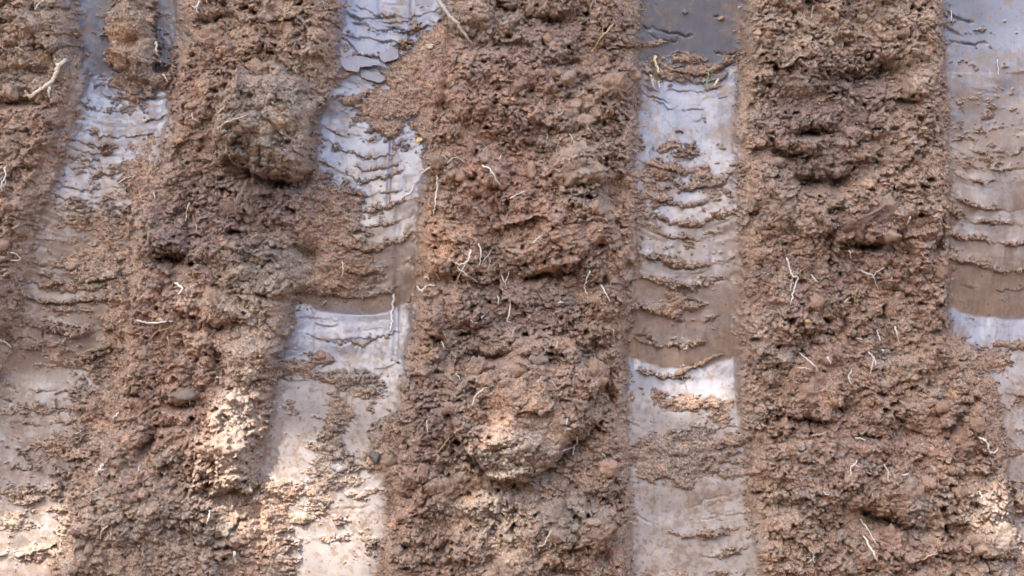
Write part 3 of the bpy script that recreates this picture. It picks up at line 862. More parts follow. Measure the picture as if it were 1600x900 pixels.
# ------------------------------------------------------------------ ground before and above the face
def ground_material():
    m, N, K, P = mat('trench_earth')
    geo = nd(N, 'ShaderNodeNewGeometry')
    n = nd(N, 'ShaderNodeTexNoise')
    n.inputs['Scale'].default_value = 9
    n.inputs['Detail'].default_value = 10
    n.inputs['Roughness'].default_value = .65
    K.new(geo.outputs['Position'], n.inputs['Vector'])
    cr = nd(N, 'ShaderNodeValToRGB')
    cr.color_ramp.elements[0].color = (.12, .075, .05, 1)
    cr.color_ramp.elements[1].color = (.30, .20, .13, 1)
    cr.color_ramp.elements[0].position = .3
    cr.color_ramp.elements[1].position = .7
    K.new(n.outputs['Fac'], cr.inputs['Fac'])
    K.new(cr.outputs[0], P.inputs['Base Color'])
    P.inputs['Roughness'].default_value = .95
    b = nd(N, 'ShaderNodeBump')
    b.inputs['Distance'].default_value = .03
    K.new(n.outputs['Fac'], b.inputs['Height'])
    K.new(b.outputs[0], P.inputs['Normal'])
    return m


GROUND = ground_material()


def sheet(name, x0, x1, y0, y1, z, n=40, **kw):
    gx = np.linspace(x0, x1, n)
    gy = np.linspace(y0, y1, n)
    a, b = np.meshgrid(gx, gy)
    zz = z + fbm(a * 1.3, b * 1.3, 3, 7) * .02
    vv = np.stack([a, b, zz], -1).reshape(-1, 3)
    i = np.arange(n * n).reshape(n, n)
    q = np.stack([i[:-1, :-1], i[:-1, 1:], i[1:, 1:], i[1:, :-1]], -1).reshape(-1, 4)
    return link(name, mesh_from(name, vv, q), GROUND, kind='structure', **kw)


sheet('ground', -60, 60, -60, .3, -.005, 90, label='brown trench floor in front of the cut bank')
sheet('upper_ground', -60, 60, -.02, 60, ZC + (450 + 1151) * S, 90, label='level ground above the cut bank')

# unseen bank added behind the camera to cut low sky light, and land beyond
BANK2 = 2.0
na, nb = 160, 40
ga, gb = np.meshgrid(np.linspace(-30, 30, na), np.linspace(0, 1, nb))
yy_ = -3.4 - .35 * gb - fbm(ga * 1.1, gb * 2.5, 4, 17) * .14
vv = np.stack([ga, yy_, -.05 + gb * (BANK2 + .06)], -1).reshape(-1, 3)
ii = np.arange(na * nb).reshape(nb, na)
qq = np.stack([ii[:-1, :-1], ii[1:, :-1], ii[1:, 1:], ii[:-1, 1:]], -1).reshape(-1, 4)
link('sky_blocking_bank', mesh_from('sky_blocking_bank', vv, qq), GROUND, kind='structure', label='brown earth bank added behind the viewer to block low sky light')
sheet('far_ground', -60, 60, -120, -3.6, BANK2, 60, label='level ground beyond the added bank')

# ------------------------------------------------------------------ clods standing proud of the ridges
def ico(sub):
    import bmesh
    bm = bmesh.new()
    bmesh.ops.create_icosphere(bm, subdivisions=sub, radius=1)
    v = np.array([x.co for x in bm.verts], np.float32)
    f = np.array([[x.index for x in p.verts] for p in bm.faces], np.int32)
    bm.free()
    return v, f


def lumpy(sub, seed, rough=.35):
    v, f = ico(sub)
    r = np.random.default_rng(seed)
    # cut facets off a ball, then roughen: an angular crumb rather than a blob
    for _ in range(9):
        n = r.normal(size=3)
        n /= np.linalg.norm(n)
        d = r.uniform(.45, .85)
        over = v @ n - d
        v = v - np.clip(over, 0, None)[:, None] * n[None] * .85
    dirs = r.normal(size=(24, 3)) * np.repeat([2.5, 5, 9, 14], 6)[:, None]
    ph = r.uniform(0, 6.28, 24)
    am = np.repeat([.10, .07, .05, .035], 6) * rough / .35
    off = (np.sin(v @ dirs.T + ph) * am).sum(1)
    v = v * (1 + off)[:, None]
    return v.astype(np.float32), f


iu0, iv0 = np.searchsorted(ua, -45), np.searchsorted(va, -35)


def cell(u, v):
    i = np.clip(np.round((np.asarray(u) - ua[iu0]) / STEP).astype(int) + iu0, 0, NU - 1)
    j = np.clip(np.round((np.asarray(v) - va[iv0]) / STEP).astype(int) + iv0, 0, NV - 1)
    return j, i


def surf(u, v, win=0):
    """point of the face at (u, v); with win, the highest level around"""
    j, i = cell(u, v)
    if win:
        y = Y[max(0, j - win):j + win + 1, max(0, i - win):i + win + 1].min()
    else:
        y = Y[j, i]
    return Vector((float((u - 800) * S), float(y), float(ZC + (450 - v) * S)))


def rot_matrix(r):
    q = r.normal(size=4)
    q /= np.linalg.norm(q)
    w, x, y, z = q
    return np.array([[1 - 2 * (y * y + z * z), 2 * (x * y - z * w), 2 * (x * z + y * w)],
                     [2 * (x * y + z * w), 1 - 2 * (x * x + z * z), 2 * (y * z - x * w)],
                     [2 * (x * z - y * w), 2 * (y * z + x * w), 1 - 2 * (x * x + y * y)]], np.float32)


clod_shapes = [lumpy(3, 100 + i) for i in range(7)]
r = np.random.default_rng(21)
count = 0
tries = 0
placed = []
while count < 230 and tries < 20000:
    tries += 1
    u, v = r.uniform(-30, 1630), r.uniform(-25, 925)
    j, i = cell(u, v)
    if din[j, i] > -9:
        continue
    size = 5.0 + 9.0 * r.random() ** 2.2
    if fine_mask[j, i] > .75 and r.random() < .5:
        continue
    if any((u - a) ** 2 + (v - b) ** 2 < (size + c) ** 2 * 1.2 for a, b, c in placed):
        continue
    placed.append((u, v, size))
    sv, sf = clod_shapes[int(r.integers(7))]
    sc = np.array([r.uniform(.8, 1.3), r.uniform(.6, .9), r.uniform(.7, 1.1)]) * size * S
    vv = (sv @ rot_matrix(r).T) * sc
    me = mesh_from('clod', vv, sf)
    tone = base[j, i] * r.uniform(.85, 1.15)
    add_attr(me, 'pigment', np.repeat(tone[None], len(vv), 0))
    p = surf(u, v)
    link('clod', me, LOOSE, parent=ridges[int(reg[j, i])], loc=p + Vector((0, -size * S * .12, 0)))
    count += 1

# the larger broken clods: angular pieces half sunk in the ridges
HERO = [(404, 110, 24, 17), (936, 822, 27, 23), (750, 575, 22, 20), (905, 258, 44, 34), (868, 800, 30, 22), (1350, 338, 56, 38), (1268, 610, 46, 44), (1400, 772, 36, 26), (1316, 812, 34, 22), (955, 140, 32, 26), (1545, 840, 36, 30), (1388, 838, 30, 22),
        (345, 478, 26, 30), (360, 692, 34, 30), (815, 120, 36, 28), (880, 190, 30, 24), (1215, 330, 34, 28), (1330, 180, 30, 18), (1500, 690, 28, 26), (690, 760, 26, 22), (330, 60, 30, 24), (30, 230, 30, 26), (930, 590, 24, 30), (380, 330, 34, 24), (800, 880, 34, 22)]
hv, hf = ico(5)
for k_, (cu, cv, ru, rv) in enumerate(HERO):
    rk = np.random.default_rng(900 + k_)
    v_ = hv.copy()
    for _ in range(13):
        nn = rk.normal(size=3)
        nn /= np.linalg.norm(nn)
        v_ -= np.clip(v_ @ nn - rk.uniform(.5, .9), 0, None)[:, None] * nn[None] * .92
    v_ = v_ * np.array([ru, .75 * min(ru, rv), rv]) * 1.05
    px_, py_, pz_ = v_[:, 0] + k_ * 31.7, v_[:, 1], v_[:, 2] + k_ * 17.9
    xa_, za_ = px_ + .7 * py_, pz_ + .6 * py_
    w1_, w2_, wr_ = worley(xa_ / 11, za_ / 11, 4)
    w3_, w4_, ws_ = worley(xa_ / 5.5, za_ / 5.5, 6)
    nz_ = fbm(xa_ / 17, za_ / 17, 4, 201, .65) * 15 + (.5 - w1_) * 10 * wr_ + (.5 - w3_) * 5 * ws_ + fbm((px_ - .5 * py_) / 4.5, (pz_ - .7 * py_) / 4.5, 2, 205, .7) * 2.5 - 9 * sstep(.45, .8, gnoise(xa_ / 9, za_ / 9, 207))
    v_ = v_ * (1 + nz_ / np.maximum(np.linalg.norm(v_, axis=1), 6))[:, None]
    j, i = cell(cu + v_[:, 0], cv - v_[:, 2])
    jc, ic = cell(cu, cv)
    me = mesh_from('clod', v_ * S, hf)
    add_attr(me, 'pigment', base[j, i] * rk.uniform(.82, .98) * rk.uniform(.9, 1.1, (len(v_), 1)))
    yc = float(np.percentile(Y[max(0, jc - 8):jc + 9, ic - 8:ic + 9], 45))
    link('clod', me, LOOSE, parent=ridges[int(reg[jc, ic])], loc=Vector(((cu - 800) * S, yc + .42 * min(ru, rv) * S, ZC + (450 - cv) * S)))

# loose crumbs, far too many to count
r = np.random.default_rng(33)
crumb_shapes = [lumpy(1, 300 + i, .5) for i in range(10)]
VV, FF, CC = [], [], []
off = 0
n_crumb = 0
dens = sstep(-.25, .35, fbm(U / 50, V / 40, 3, 171))
edge_cells = np.argwhere((lip > .42) & (floor_t > .8) & (U > -40) & (U < 1640) & (V > 180) & (V < 930))
side_cells = np.argwhere((din > -4) & (din < 13) & (fbm(U / 30, V / 25, 2, 175) + .02 * (6 - din) > .0) & (U > -40) & (U < 1640) & (V > -30) & (V < 930))
while n_crumb < 21500:
    u, v = r.uniform(-40, 1640), r.uniform(-30, 930)
    j, i = cell(u, v)
    if n_crumb >= 19500:                          # crumbs fallen off the ridges along the groove edges
        j, i = side_cells[int(r.integers(len(side_cells)))]
    rim = 17000 <= n_crumb < 19500                       # crumbs caught on the torn rims of the ledges
    if rim:
        j, i = edge_cells[int(r.integers(len(edge_cells)))]
    on_ridge = floor_t[j, i] < .3
    if on_ridge:
        if r.random() > .25 + .75 * dens[j, i]:
            continue
        size = 1.4 + 4.2 * r.random() ** 3
    elif n_crumb >= 19500:
        size = 1.2 + 3.6 * r.random() ** 2.5
    elif rim:
        size = 1.0 + 2.6 * r.random() ** 2.5
    else:
        if cover[j, i] < .5 and not (lip[j, i] > .55 and r.random() < .6) and r.random() > .012:
            continue
        size = 1.1 + 2.0 * r.random() ** 2
    sv, sf = crumb_shapes[int(r.integers(10))]
    sc = np.array([r.uniform(.8, 1.3), r.uniform(.6, 1), r.uniform(.7, 1.1)]) * size * S
    p = P3[j * NU + i]
    VV.append((sv @ rot_matrix(r).T) * sc + p + np.array([0, -size * S * .25, 0]))
    FF.append(sf + off)
    off += len(sv)
    CC.append(np.repeat((base[j, i] * r.uniform(.8, 1.25))[None], len(sv), 0))
    n_crumb += 1
me = mesh_from('soil_crumbs', np.concatenate(VV), np.concatenate(FF))
add_attr(me, 'pigment', np.concatenate(CC))
link('soil_crumbs', me, LOOSE, label='loose brown crumbs scattered over the ridges and ledges', cat='soil crumbs', kind='stuff')

# ------------------------------------------------------------------ roots, straw, stones
ROOT_M = simple('pale_root', (.62, .55, .45), .55, .22, 700)
ROOT_W = simple('white_root', (.74, .71, .66), .45, .15, 900)
ROOT_T = simple('tan_root', (.46, .34, .21), .6, .25, 700)
TWIG_M = simple('grey_brown_twig', (.46, .38, .31), .7, .35, 500, bump=.001)
STRAW_M = simple('straw', (.80, .68, .46), .5, .2, 600)
GRASS_M = simple('green_grass', (.34, .40, .14), .5, .2, 600)
MATS = {'p': ROOT_M, 'w': ROOT_W, 't': ROOT_T, 'k': TWIG_M, 's': STRAW_M, 'g': GRASS_M}
H5 = Y.copy()
_a = Y.copy()
for s_ in range(1, 4):                                     # highest level within three cells each way
    H5[s_:] = np.minimum(H5[s_:], _a[:-s_])
    H5[:-s_] = np.minimum(H5[:-s_], _a[s_:])
_a = H5.copy()
for s_ in range(1, 4):
    H5[:, s_:] = np.minimum(H5[:, s_:], _a[:, :-s_])
    H5[:, :-s_] = np.minimum(H5[:, :-s_], _a[:, s_:])


def spline(pts, n_per=6):
    p = np.array(pts, float)
    if len(p) == 2:
        m = (p[0] + p[1]) / 2 + np.array([-(p[1] - p[0])[1], (p[1] - p[0])[0]]) * .08
        p = np.array([p[0], m, p[1]])
    q = np.vstack([2 * p[0] - p[1], p, 2 * p[-1] - p[-2]])
    out = []
    for i in range(1, len(q) - 2):
        for t in np.linspace(0, 1, n_per, endpoint=False):
            a, b, c, d = q[i - 1:i + 3]
            out.append(.5 * (2 * b + (c - a) * t + (2 * a - 5 * b + 4 * c - d) * t * t + (3 * b - a - 3 * c + d) * t ** 3))
    out.append(q[-2])
    return np.array(out)


rr_ = np.random.default_rng(77)


def tube(pts, r0, r1, lift=.8, sides=6, lump=.18, bury=True):
    p = spline(pts)
    n = len(p)
    p[1:-1] += rr_.normal(size=(n - 2, 2)) * min(.9, r0 * .4)
    j, i = cell(p[:, 0], p[:, 1])
    y = H5[j, i].astype(float)
    for _ in range(3):
        y[1:-1] = (y[:-2] + 2 * y[1:-1] + y[2:]) / 4
    t = np.linspace(0, 1, n)
    rad = .86 * (r0 + (r1 - r0) * t) * (1 + rr_.normal(size=n) * lump * .5)
    y = y - rad * S * lift - np.sin(t * np.pi) * 1.2 * S
    if bury:
        y[0] += (r0 * 2.5 + 3) * S
        y[-1] += r1 * 1.2 * S
    P = np.stack([(p[:, 0] - 800) * S, y, ZC + (450 - p[:, 1]) * S], -1)
    T = np.gradient(P, axis=0)
    T /= np.linalg.norm(T, axis=1)[:, None] + 1e-12
    up = np.array([0, -1, 0.])
    A = np.cross(T, up)
    A /= np.linalg.norm(A, axis=1)[:, None] + 1e-9
    B = np.cross(T, A)
    ang = np.arange(sides) / sides * 2 * np.pi
    ring = (A[:, None] * np.cos(ang)[None, :, None] + B[:, None] * np.sin(ang)[None, :, None]) * (rad * S)[:, None, None]
    V_ = (P[:, None] + ring).reshape(-1, 3)
    F_ = []
    for a in range(n - 1):
        for b in range(sides):
            F_.append((a * sides + b, a * sides + (b + 1) % sides, (a + 1) * sides + (b + 1) % sides, (a + 1) * sides + b))
    V_ = np.vstack([V_, P[0], P[-1]])
    c0, c1 = len(V_) - 2, len(V_) - 1
    for b in range(sides):
        F_.append((c0, (b + 1) % sides, b, b))
        F_.append((c1, (n - 1) * sides + b, (n - 1) * sides + (b + 1) % sides, (n - 1) * sides + (b + 1) % sides))
    return V_, F_, P


def py_mesh(name, V_, F_):
    me = bpy.data.meshes.new(name)
    F2 = [tuple(dict.fromkeys(f)) for f in F_]
    me.from_pydata([tuple(x) for x in V_], [], F2)
    me.update()
    me.polygons.foreach_set('use_smooth', np.full(len(me.polygons), True))
    return me


def root(label, m, r0, r1, pts, *branches, name='root', cat='root', group='pale roots sticking out of the soil'):
    V_, F_, P = tube(pts, r0, r1, 1.9 if name != 'root' else 1.0)
    o = P[len(P) // 2].copy()
    t = link(name, py_mesh(name, V_ - o, F_), MATS[m], label=label, cat=cat, group=group, loc=Vector(o))
    for bp in branches:
        V2, F2, _ = tube(bp, r1 * .9, max(.45, r1 * .55))
        link('rootlet', py_mesh('rootlet', V2 - o, F2), MATS[m], parent=t)
    return t


root('thickest pale root, curved, on the left border ridge beside the leftmost groove', 'p', 4.2, 2.8, [(101, 92), (93, 105), (88, 120), (78, 133), (62, 146), (44, 154)], [(60, 147), (50, 150), (36, 149)], [(47, 152), (42, 146), (41, 142)], [(80, 136), (82, 145), (81, 154)])
root('short pale rootlet at top edge left of the leftmost groove', 'p', 1.6, 1, [(67, 1), (62, 8), (58, 17)])
root('small white hooked root at top edge right of the leftmost groove', 'w', 1.8, 1, [(313, 2), (309, 14), (303, 11)], [(309, 14), (312, 23)])
root('stubby pale root end in the broken soil filling the leftmost groove top', 'p', 2.6, 2, [(238, 62), (239, 73), (242, 84)])
root('small pale root hanging at the upper right corner of leftmost groove floor', 'p', 1.5, 1.1, [(250, 113), (254, 118), (259, 126)])
root('white looped root at left border below the thick pale root', 'w', 1.5, .8, [(14, 262), (15, 275), (12, 288), (13, 299)], [(0, 288), (6, 285), (11, 276)], [(13, 280), (17, 288), (12, 296)])
root('thin pale root lying across the browned floor of the leftmost groove', 'p', 1.3, .7, [(180, 286), (195, 278), (210, 274)])
root('long thin pale root on grey lump left of second groove', 'p', 1.5, .8, [(352, 215), (360, 204), (376, 197), (399, 190)])
root('tiny pale root just above the long root on the grey lump', 'p', 1.1, .7, [(365, 176), (360, 180), (355, 185)])
root('small forked pale root left of the grey lump', 'p', 1.2, .6, [(303, 178), (307, 188), (317, 194)], [(307, 188), (300, 191)])
root('faint pale rootlet between left border and thick pale root', 'p', .9, .6, [(24, 74), (33, 77), (42, 83)])
root('faint pale rootlet just above the thick pale root', 'p', .9, .6, [(47, 101), (54, 98), (61, 95)])
root('thin tan root at top edge left of second groove', 't', 1.3, .8, [(461, 2), (447, 22), (436, 45)])
root('fine upright tan fibre on the ridge left of second groove', 't', .8, .5, [(416, 71), (415, 84), (414, 96)])
root('branching white root crossing the right edge of second groove', 'w', 1.6, .9, [(674, 262), (660, 272), (648, 289), (642, 301), (629, 309), (626, 315)], [(664, 268), (660, 264)])
root('upright white root just right of the second groove edge', 'w', 1.5, 1, [(683, 276), (684, 290), (681, 318), (678, 335)])
root('pale arched rootlet right of second groove above the upright root', 'p', 1.1, .7, [(700, 258), (706, 250), (716, 248), (726, 255)])
root('white bent root on reddish ridge above its centre', 'w', 1.6, 1, [(753, 262), (765, 267), (774, 281), (783, 293)])
root('tiny pale fibre above the white bent root on reddish ridge', 'p', .9, .5, [(761, 231), (758, 235), (755, 239)])
root('small white fibre right of the white bent root', 'w', .9, .5, [(779, 252), (782, 248), (784, 243)])
root('thin dry tan fibre crossing the stout twig', 't', 1, .6, [(719, 23), (716, 30), (712, 36)])
root('forked tan root high on reddish ridge left of third groove', 't', 1.7, .9, [(958, 38), (946, 54), (936, 62), (932, 73), (922, 82)], [(942, 58), (941, 48), (943, 40)], [(936, 62), (930, 60)])
root('short tan fibre at top edge left of third groove', 't', .9, .6, [(926, 2), (924, 8), (922, 15)])
root('short pale fibre on reddish ridge left of third groove', 'p', .9, .5, [(856, 211), (854, 218), (853, 226)])
root('faint pale fibre with a fork beside pale patch left of third groove', 'p', .9, .5, [(888, 209), (893, 217), (892, 226)], [(893, 217), (898, 221)])
root('short white root right of the white bent root near grey clod', 'w', 1.2, .7, [(797, 312), (807, 306), (819, 301)])
root('long thin white fibre at top edge of the ridge right of third groove', 'w', .8, .5, [(1271, 7), (1270, 18), (1268, 29)])
root('short white fibre stuck to the top of the rightmost groove', 'w', .9, .7, [(1496, 10), (1495, 20), (1494, 28)])
root('white fibre stuck to the bluish dusty clay of the rightmost groove', 'w', 1.1, .8, [(1568, 87), (1569, 98), (1570, 113)])
root('nearly level white root on the ridge right of leftmost groove', 'w', 1.8, 1.2, [(219, 500), (235, 503), (255, 503), (277, 501)])
root('thin tan root arched below the level white root', 't', 1.1, .7, [(240, 530), (251, 518), (274, 511)])
root('hooked white root at left border beside the browned groove', 'w', 1.3, .8, [(23, 395), (32, 399), (35, 405), (23, 408)])
root('white angular root below dark hollow between leftmost and second grooves', 'w', 2, 1.2, [(277, 442), (290, 448), (288, 456), (285, 460)])
root('short pale root above the dark hollow left of second groove', 'p', 1.4, .7, [(299, 318), (297, 325), (294, 334), (293, 346)])
root('tiny pale fibre right of the short root above the dark hollow', 'p', .9, .5, [(310, 350), (312, 356), (311, 364)])
root('tiny white curl at right side of the leftmost groove', 'w', 1, .6, [(241, 301), (243, 306), (244, 311)])
root('small pale fibre below the arched tan root', 'p', .8, .5, [(267, 524), (269, 531), (270, 539)])
root('stubby white root end on the sunlit strip left of second groove', 'w', 1.4, 1, [(344, 587), (349, 588), (354, 587)])
root('grey-white root at left border by the lowest brown ledges', 'p', 1.8, 1, [(-2, 529), (6, 534), (16, 543)])
root('short pale root on the soil spill beside second groove', 'p', 1.4, .9, [(536, 409), (538, 420), (536, 433)])
root('bright white root stuck upright in the second groove floor', 'w', 2.4, 1.6, [(615, 460), (613, 480), (611, 505), (610, 518)])
root('largest tangled white root on the reddish ridge right of second groove', 'w', 1.8, .9, [(736, 391), (733, 407), (722, 414), (712, 411)], [(722, 414), (717, 420), (734, 431), (747, 441)], [(733, 407), (722, 425), (714, 440)], [(726, 424), (731, 432), (737, 433)])
root('upright white root right of the tangled white root', 'w', 1.4, .8, [(749, 382), (752, 395), (750, 415)])
root('thin forked pale root further right of the tangled white root', 'p', 1.1, .6, [(768, 391), (763, 399), (755, 408)], [(763, 399), (766, 408), (764, 420)])
root('bright wavy white root at the right edge of second groove', 'w', 1.8, 1.1, [(652, 447), (661, 454), (668, 446), (682, 446)])
root('short white root end above the bright wavy white root', 'w', 1.3, .9, [(664, 434), (668, 433), (672, 437)])
root('tiny white fibre right of the bright wavy white root', 'w', 1, .6, [(684, 429), (686, 433), (688, 437)])
root('thin V-shaped pale root in middle of the reddish ridge', 'p', 1.2, .7, [(783, 429), (789, 441), (796, 424)], [(789, 441), (793, 449)])
root('white hooked root below the V-shaped pale root', 'w', 1.3, .8, [(797, 467), (796, 490), (792, 500), (799, 503)])
root('tiny white fibre left of the hooked root on reddish ridge', 'w', .9, .6, [(778, 462), (779, 468), (779, 475)])
root('small white arched root left of the hooked root', 'w', 1.1, .7, [(737, 499), (741, 503), (747, 503)], [(752, 496), (758, 491)])
root('tiny white root end low at the right side of second groove', 'w', 1.1, .8, [(691, 532), (693, 536), (695, 541)])
root('tiny white fibre just above left of the large bulging clod', 'w', 1, .7, [(714, 582), (717, 585), (721, 589)])
root('small pale root leaning at the second groove right edge', 'p', 1, .6, [(641, 507), (639, 512), (635, 516)])
root('hanging white root in shadow left of third groove', 'w', 1.4, .9, [(920, 424), (914, 440), (912, 450), (916, 459)])
root('leaning white root beside the third groove, below the shadowed overhang', 'w', 1.5, 1, [(937, 445), (944, 457), (952, 472)])
root('short white root on the lump above the shadowed overhang', 'w', 1.2, .8, [(833, 379), (840, 374), (847, 369)])
root('tiny white root end below the hanging white root', 'w', 1.4, .9, [(871, 474), (875, 471), (879, 473)])
root('upright pale fibre close to left edge of third groove', 'p', 1, .6, [(956, 514), (958, 524), (959, 536)])
root('short pale fibre just above the large bulging clod', 'p', 1, .6, [(800, 526), (801, 520), (803, 514)])
root('small white root lying on upper face of the large bulging clod', 'w', 1, .6, [(839, 591), (842, 587), (846, 582)])
root('long kinked white root on ridge right of third groove', 'w', 1.7, .9, [(1227, 402), (1231, 420), (1235, 430), (1243, 434), (1238, 450), (1233, 465), (1231, 476)], [(1238, 442), (1233, 444), (1232, 455)])
root('short white root right of the long kinked white root', 'w', 1.2, .8, [(1264, 429), (1269, 436), (1274, 442)])
root('small white root under the dark hollow of the ridge right of third groove', 'w', 1.3, .9, [(1323, 392), (1325, 397), (1328, 403)])
root('Y-shaped white root on ridge left of the rightmost groove', 'w', 1.4, .8, [(1340, 422), (1356, 429), (1362, 436), (1371, 452)], [(1360, 432), (1367, 424), (1377, 419)])
root('thin tan fibre below the Y-shaped white root', 't', 1, .6, [(1336, 450), (1333, 460), (1332, 471)])
root('small pale hooked root left of the thin tan fibre', 'p', 1, .6, [(1326, 465), (1320, 468), (1315, 475)], [(1320, 472), (1327, 472)])
root('short white root high near the rightmost groove edge', 'w', 1.2, .8, [(1415, 340), (1413, 345), (1410, 352)])
root('wavy white root near the rightmost groove below its ledges', 'w', 1.5, .9, [(1395, 510), (1398, 520), (1400, 526), (1403, 536)])
root('knotted white root in lower middle of ridge left of rightmost groove', 'w', 1.5, .8, [(1354, 549), (1361, 557), (1364, 570)], [(1361, 557), (1357, 572), (1353, 583)])
root('tiny bright white root end right of the knotted white root', 'w', 1.5, 1, [(1375, 546), (1379, 547), (1377, 552)])
root('leaning white root near the right edge of third groove', 'w', 1.5, .9, [(1246, 550), (1258, 562), (1268, 573), (1270, 586)], [(1241, 573), (1250, 573), (1260, 575)])
root('short white root right of the leaning white root', 'w', 1.2, .8, [(1286, 557), (1288, 561), (1292, 567)])
root('small tangled white root left of the knotted white root', 'w', 1.2, .7, [(1328, 577), (1321, 588), (1325, 599)], [(1321, 588), (1327, 591)])
root('short white fibre above the knotted white root', 'w', 1, .7, [(1369, 516), (1370, 523), (1372, 531)])
root('tiny white fibre left of the wavy white root', 'w', .9, .6, [(1337, 528), (1341, 529), (1346, 531)])
root('thick short white root low on browned soil of the lower left', 'w', 2.1, 1.2, [(171, 721), (165, 730), (157, 740)], [(165, 730), (172, 729), (178, 727)], [(161, 734), (156, 733)])
root('small bent pale root near the bottom left below the thick white root', 'p', 1.3, .8, [(185, 811), (176, 820), (171, 834)])
root('faint pale root just below the thick short white root', 'p', 1, .6, [(170, 756), (160, 761), (146, 768)])
root('very thin straight fibre at lower left of the sunlit strip', 't', .7, .5, [(314, 806), (311, 825), (306, 852)])
root('leaf-like white root end at the bottom by second groove', 'w', 2.4, 1.4, [(377, 852), (378, 861), (379, 869)])
root('tiny white root end right of the leftmost groove foot', 'w', 1.6, 1, [(190, 643), (186, 648), (181, 655)])
root('thin white fibre under the narrow dark crack', 'w', 1, .6, [(229, 721), (229, 731), (228, 741)])
root('pale root arched over the flat grey stone', 'p', 1.1, .7, [(302, 631), (304, 620), (309, 612)])
root('tiny white fibre on the left groove foot', 'w', 1, .6, [(120, 678), (124, 676), (130, 672)])
root('small white root on the sunlit strip beside second groove', 'w', 1.3, .8, [(341, 788), (340, 798), (337, 808)])
root('thin pale fibre at bottom left below the bent pale root', 'p', .8, .5, [(151, 805), (146, 813), (139, 823)])
root('white root draped over the left rim of the large bulging clod', 'w', 1.6, .9, [(772, 598), (757, 602), (746, 613), (739, 628)])
root('straight tan fibre left below the large bulging clod', 't', 1.2, .8, [(706, 676), (695, 690), (682, 706)])
root('thin white fibre right of second groove near its soil spill foot', 'w', .8, .5, [(670, 652), (671, 661), (672, 671)])
root('small pale root at the bottom of the reddish ridge', 'p', 1.1, .7, [(758, 861), (755, 867), (751, 874)])
root('forked white root under the right rim of the large bulging clod', 'w', 1.4, .9, [(899, 677), (900, 687), (896, 696), (893, 707)], [(896, 696), (888, 696), (877, 697)])
root('wavy cream root low on the reddish ridge beside third groove', 'p', 1.7, 1, [(860, 817), (853, 827), (850, 835), (840, 842)])
root('tiny pale fibre right of the forked white root', 'p', 1, .6, [(938, 704), (943, 708), (945, 715)])
root('tiny white fibre on right face of the large bulging clod', 'w', 1.1, .7, [(884, 647), (883, 651), (882, 656)])
root('zigzag white root low right beside the rightmost groove', 'w', 1.9, 1.2, [(1522, 681), (1532, 688), (1537, 702), (1545, 705), (1557, 699)])
root('pale root lying level right of third groove below the kinked root', 'p', 1.2, .7, [(1262, 678), (1274, 676), (1286, 672)])
root('short white level root right of the pale level root', 'w', 1.2, .8, [(1331, 682), (1338, 682), (1347, 685)])
root('small forked white root below the short white level root', 'w', 1.2, .7, [(1332, 716), (1322, 725), (1319, 738)], [(1326, 721), (1333, 724)])
root('stout white root leaning at the bottom of the right-hand ridge', 'w', 2, 1.3, [(1341, 832), (1350, 850), (1360, 869)], [(1338, 806), (1347, 820), (1355, 839)])
root('thin pale root at bottom right of the stout leaning root', 'p', 1.2, .8, [(1429, 866), (1437, 858), (1451, 856)])
root('fine upright fibre low on the ridge left of rightmost groove', 't', .8, .5, [(1456, 731), (1456, 745), (1455, 759)])
root('small white tangle at the bottom right of third groove', 'w', 1.2, .7, [(1261, 856), (1260, 863), (1252, 869)], [(1260, 863), (1263, 870)], [(1256, 862), (1250, 862)])
root('tiny white fibre left below the zigzag white root', 'w', 1, .7, [(1518, 763), (1520, 768), (1518, 774)])
root('bright white root speck below the short white level root', 'w', 1.5, 1, [(1400, 737), (1406, 736), (1412, 738)])
root('tiny white curl left of the small forked white root', 'w', 1.2, .8, [(1277, 761), (1280, 765), (1285, 766)])
root('pale fibre right of the small forked white root', 'p', 1.2, .7, [(1374, 722), (1377, 732), (1376, 746)])

root('stout grey-brown twig at top edge right of second groove', 'k', 4.4, 2.2, [(679, -14), (695, 14), (712, 35), (725, 53), (739, 70)], [(712, 35), (705, 40), (702, 47)], name='twig', cat='twig', group=None)
ST = 'bits of straw in the third groove'
root('tallest yellow straw bit stuck across dark foot of the third groove top', 's', 2.6, 1.8, [(1025, 81), (1028, 95), (1033, 109)], name='straw_bit', cat='straw', group=ST)
root('pale straw bit below left of the tallest yellow straw', 's', 2.6, 1.6, [(1021, 112), (1022, 122), (1025, 132)], name='straw_bit', cat='straw', group=ST)
root('tiny straw bit between pale straw and green blade', 's', 1.6, 1.1, [(1032, 121), (1033, 127), (1034, 134)], name='straw_bit', cat='straw', group=ST)
root('pale straw bit right of the green blade', 's', 2.4, 1.4, [(1128, 118), (1124, 125), (1121, 132)], name='straw_bit', cat='straw', group=ST)
root('green grass blade stuck in the crumbs below the dark top of third groove', 'g', 1.6, 1, [(1111, 136), (1110, 124), (1112, 108)], [(1111, 124), (1116, 116), (1118, 106)], name='grass_blade', cat='grass blade', group=None)


def stone(label, u, v, ru, rv, colour, seed, depth=.7, lift=.25, rough=.5):
    sv, sf = lumpy(3, seed, .3)
    vv = sv * np.array([ru, min(ru, rv) * depth, rv]) * S
    p = surf(u, v, 2)
    link('stone', mesh_from('stone', vv, sf), simple('stone', colour, rough, .25, 250), label=label, cat='stone', group='stones in the bank', loc=p + Vector((0, -rv * S * lift, 0)))


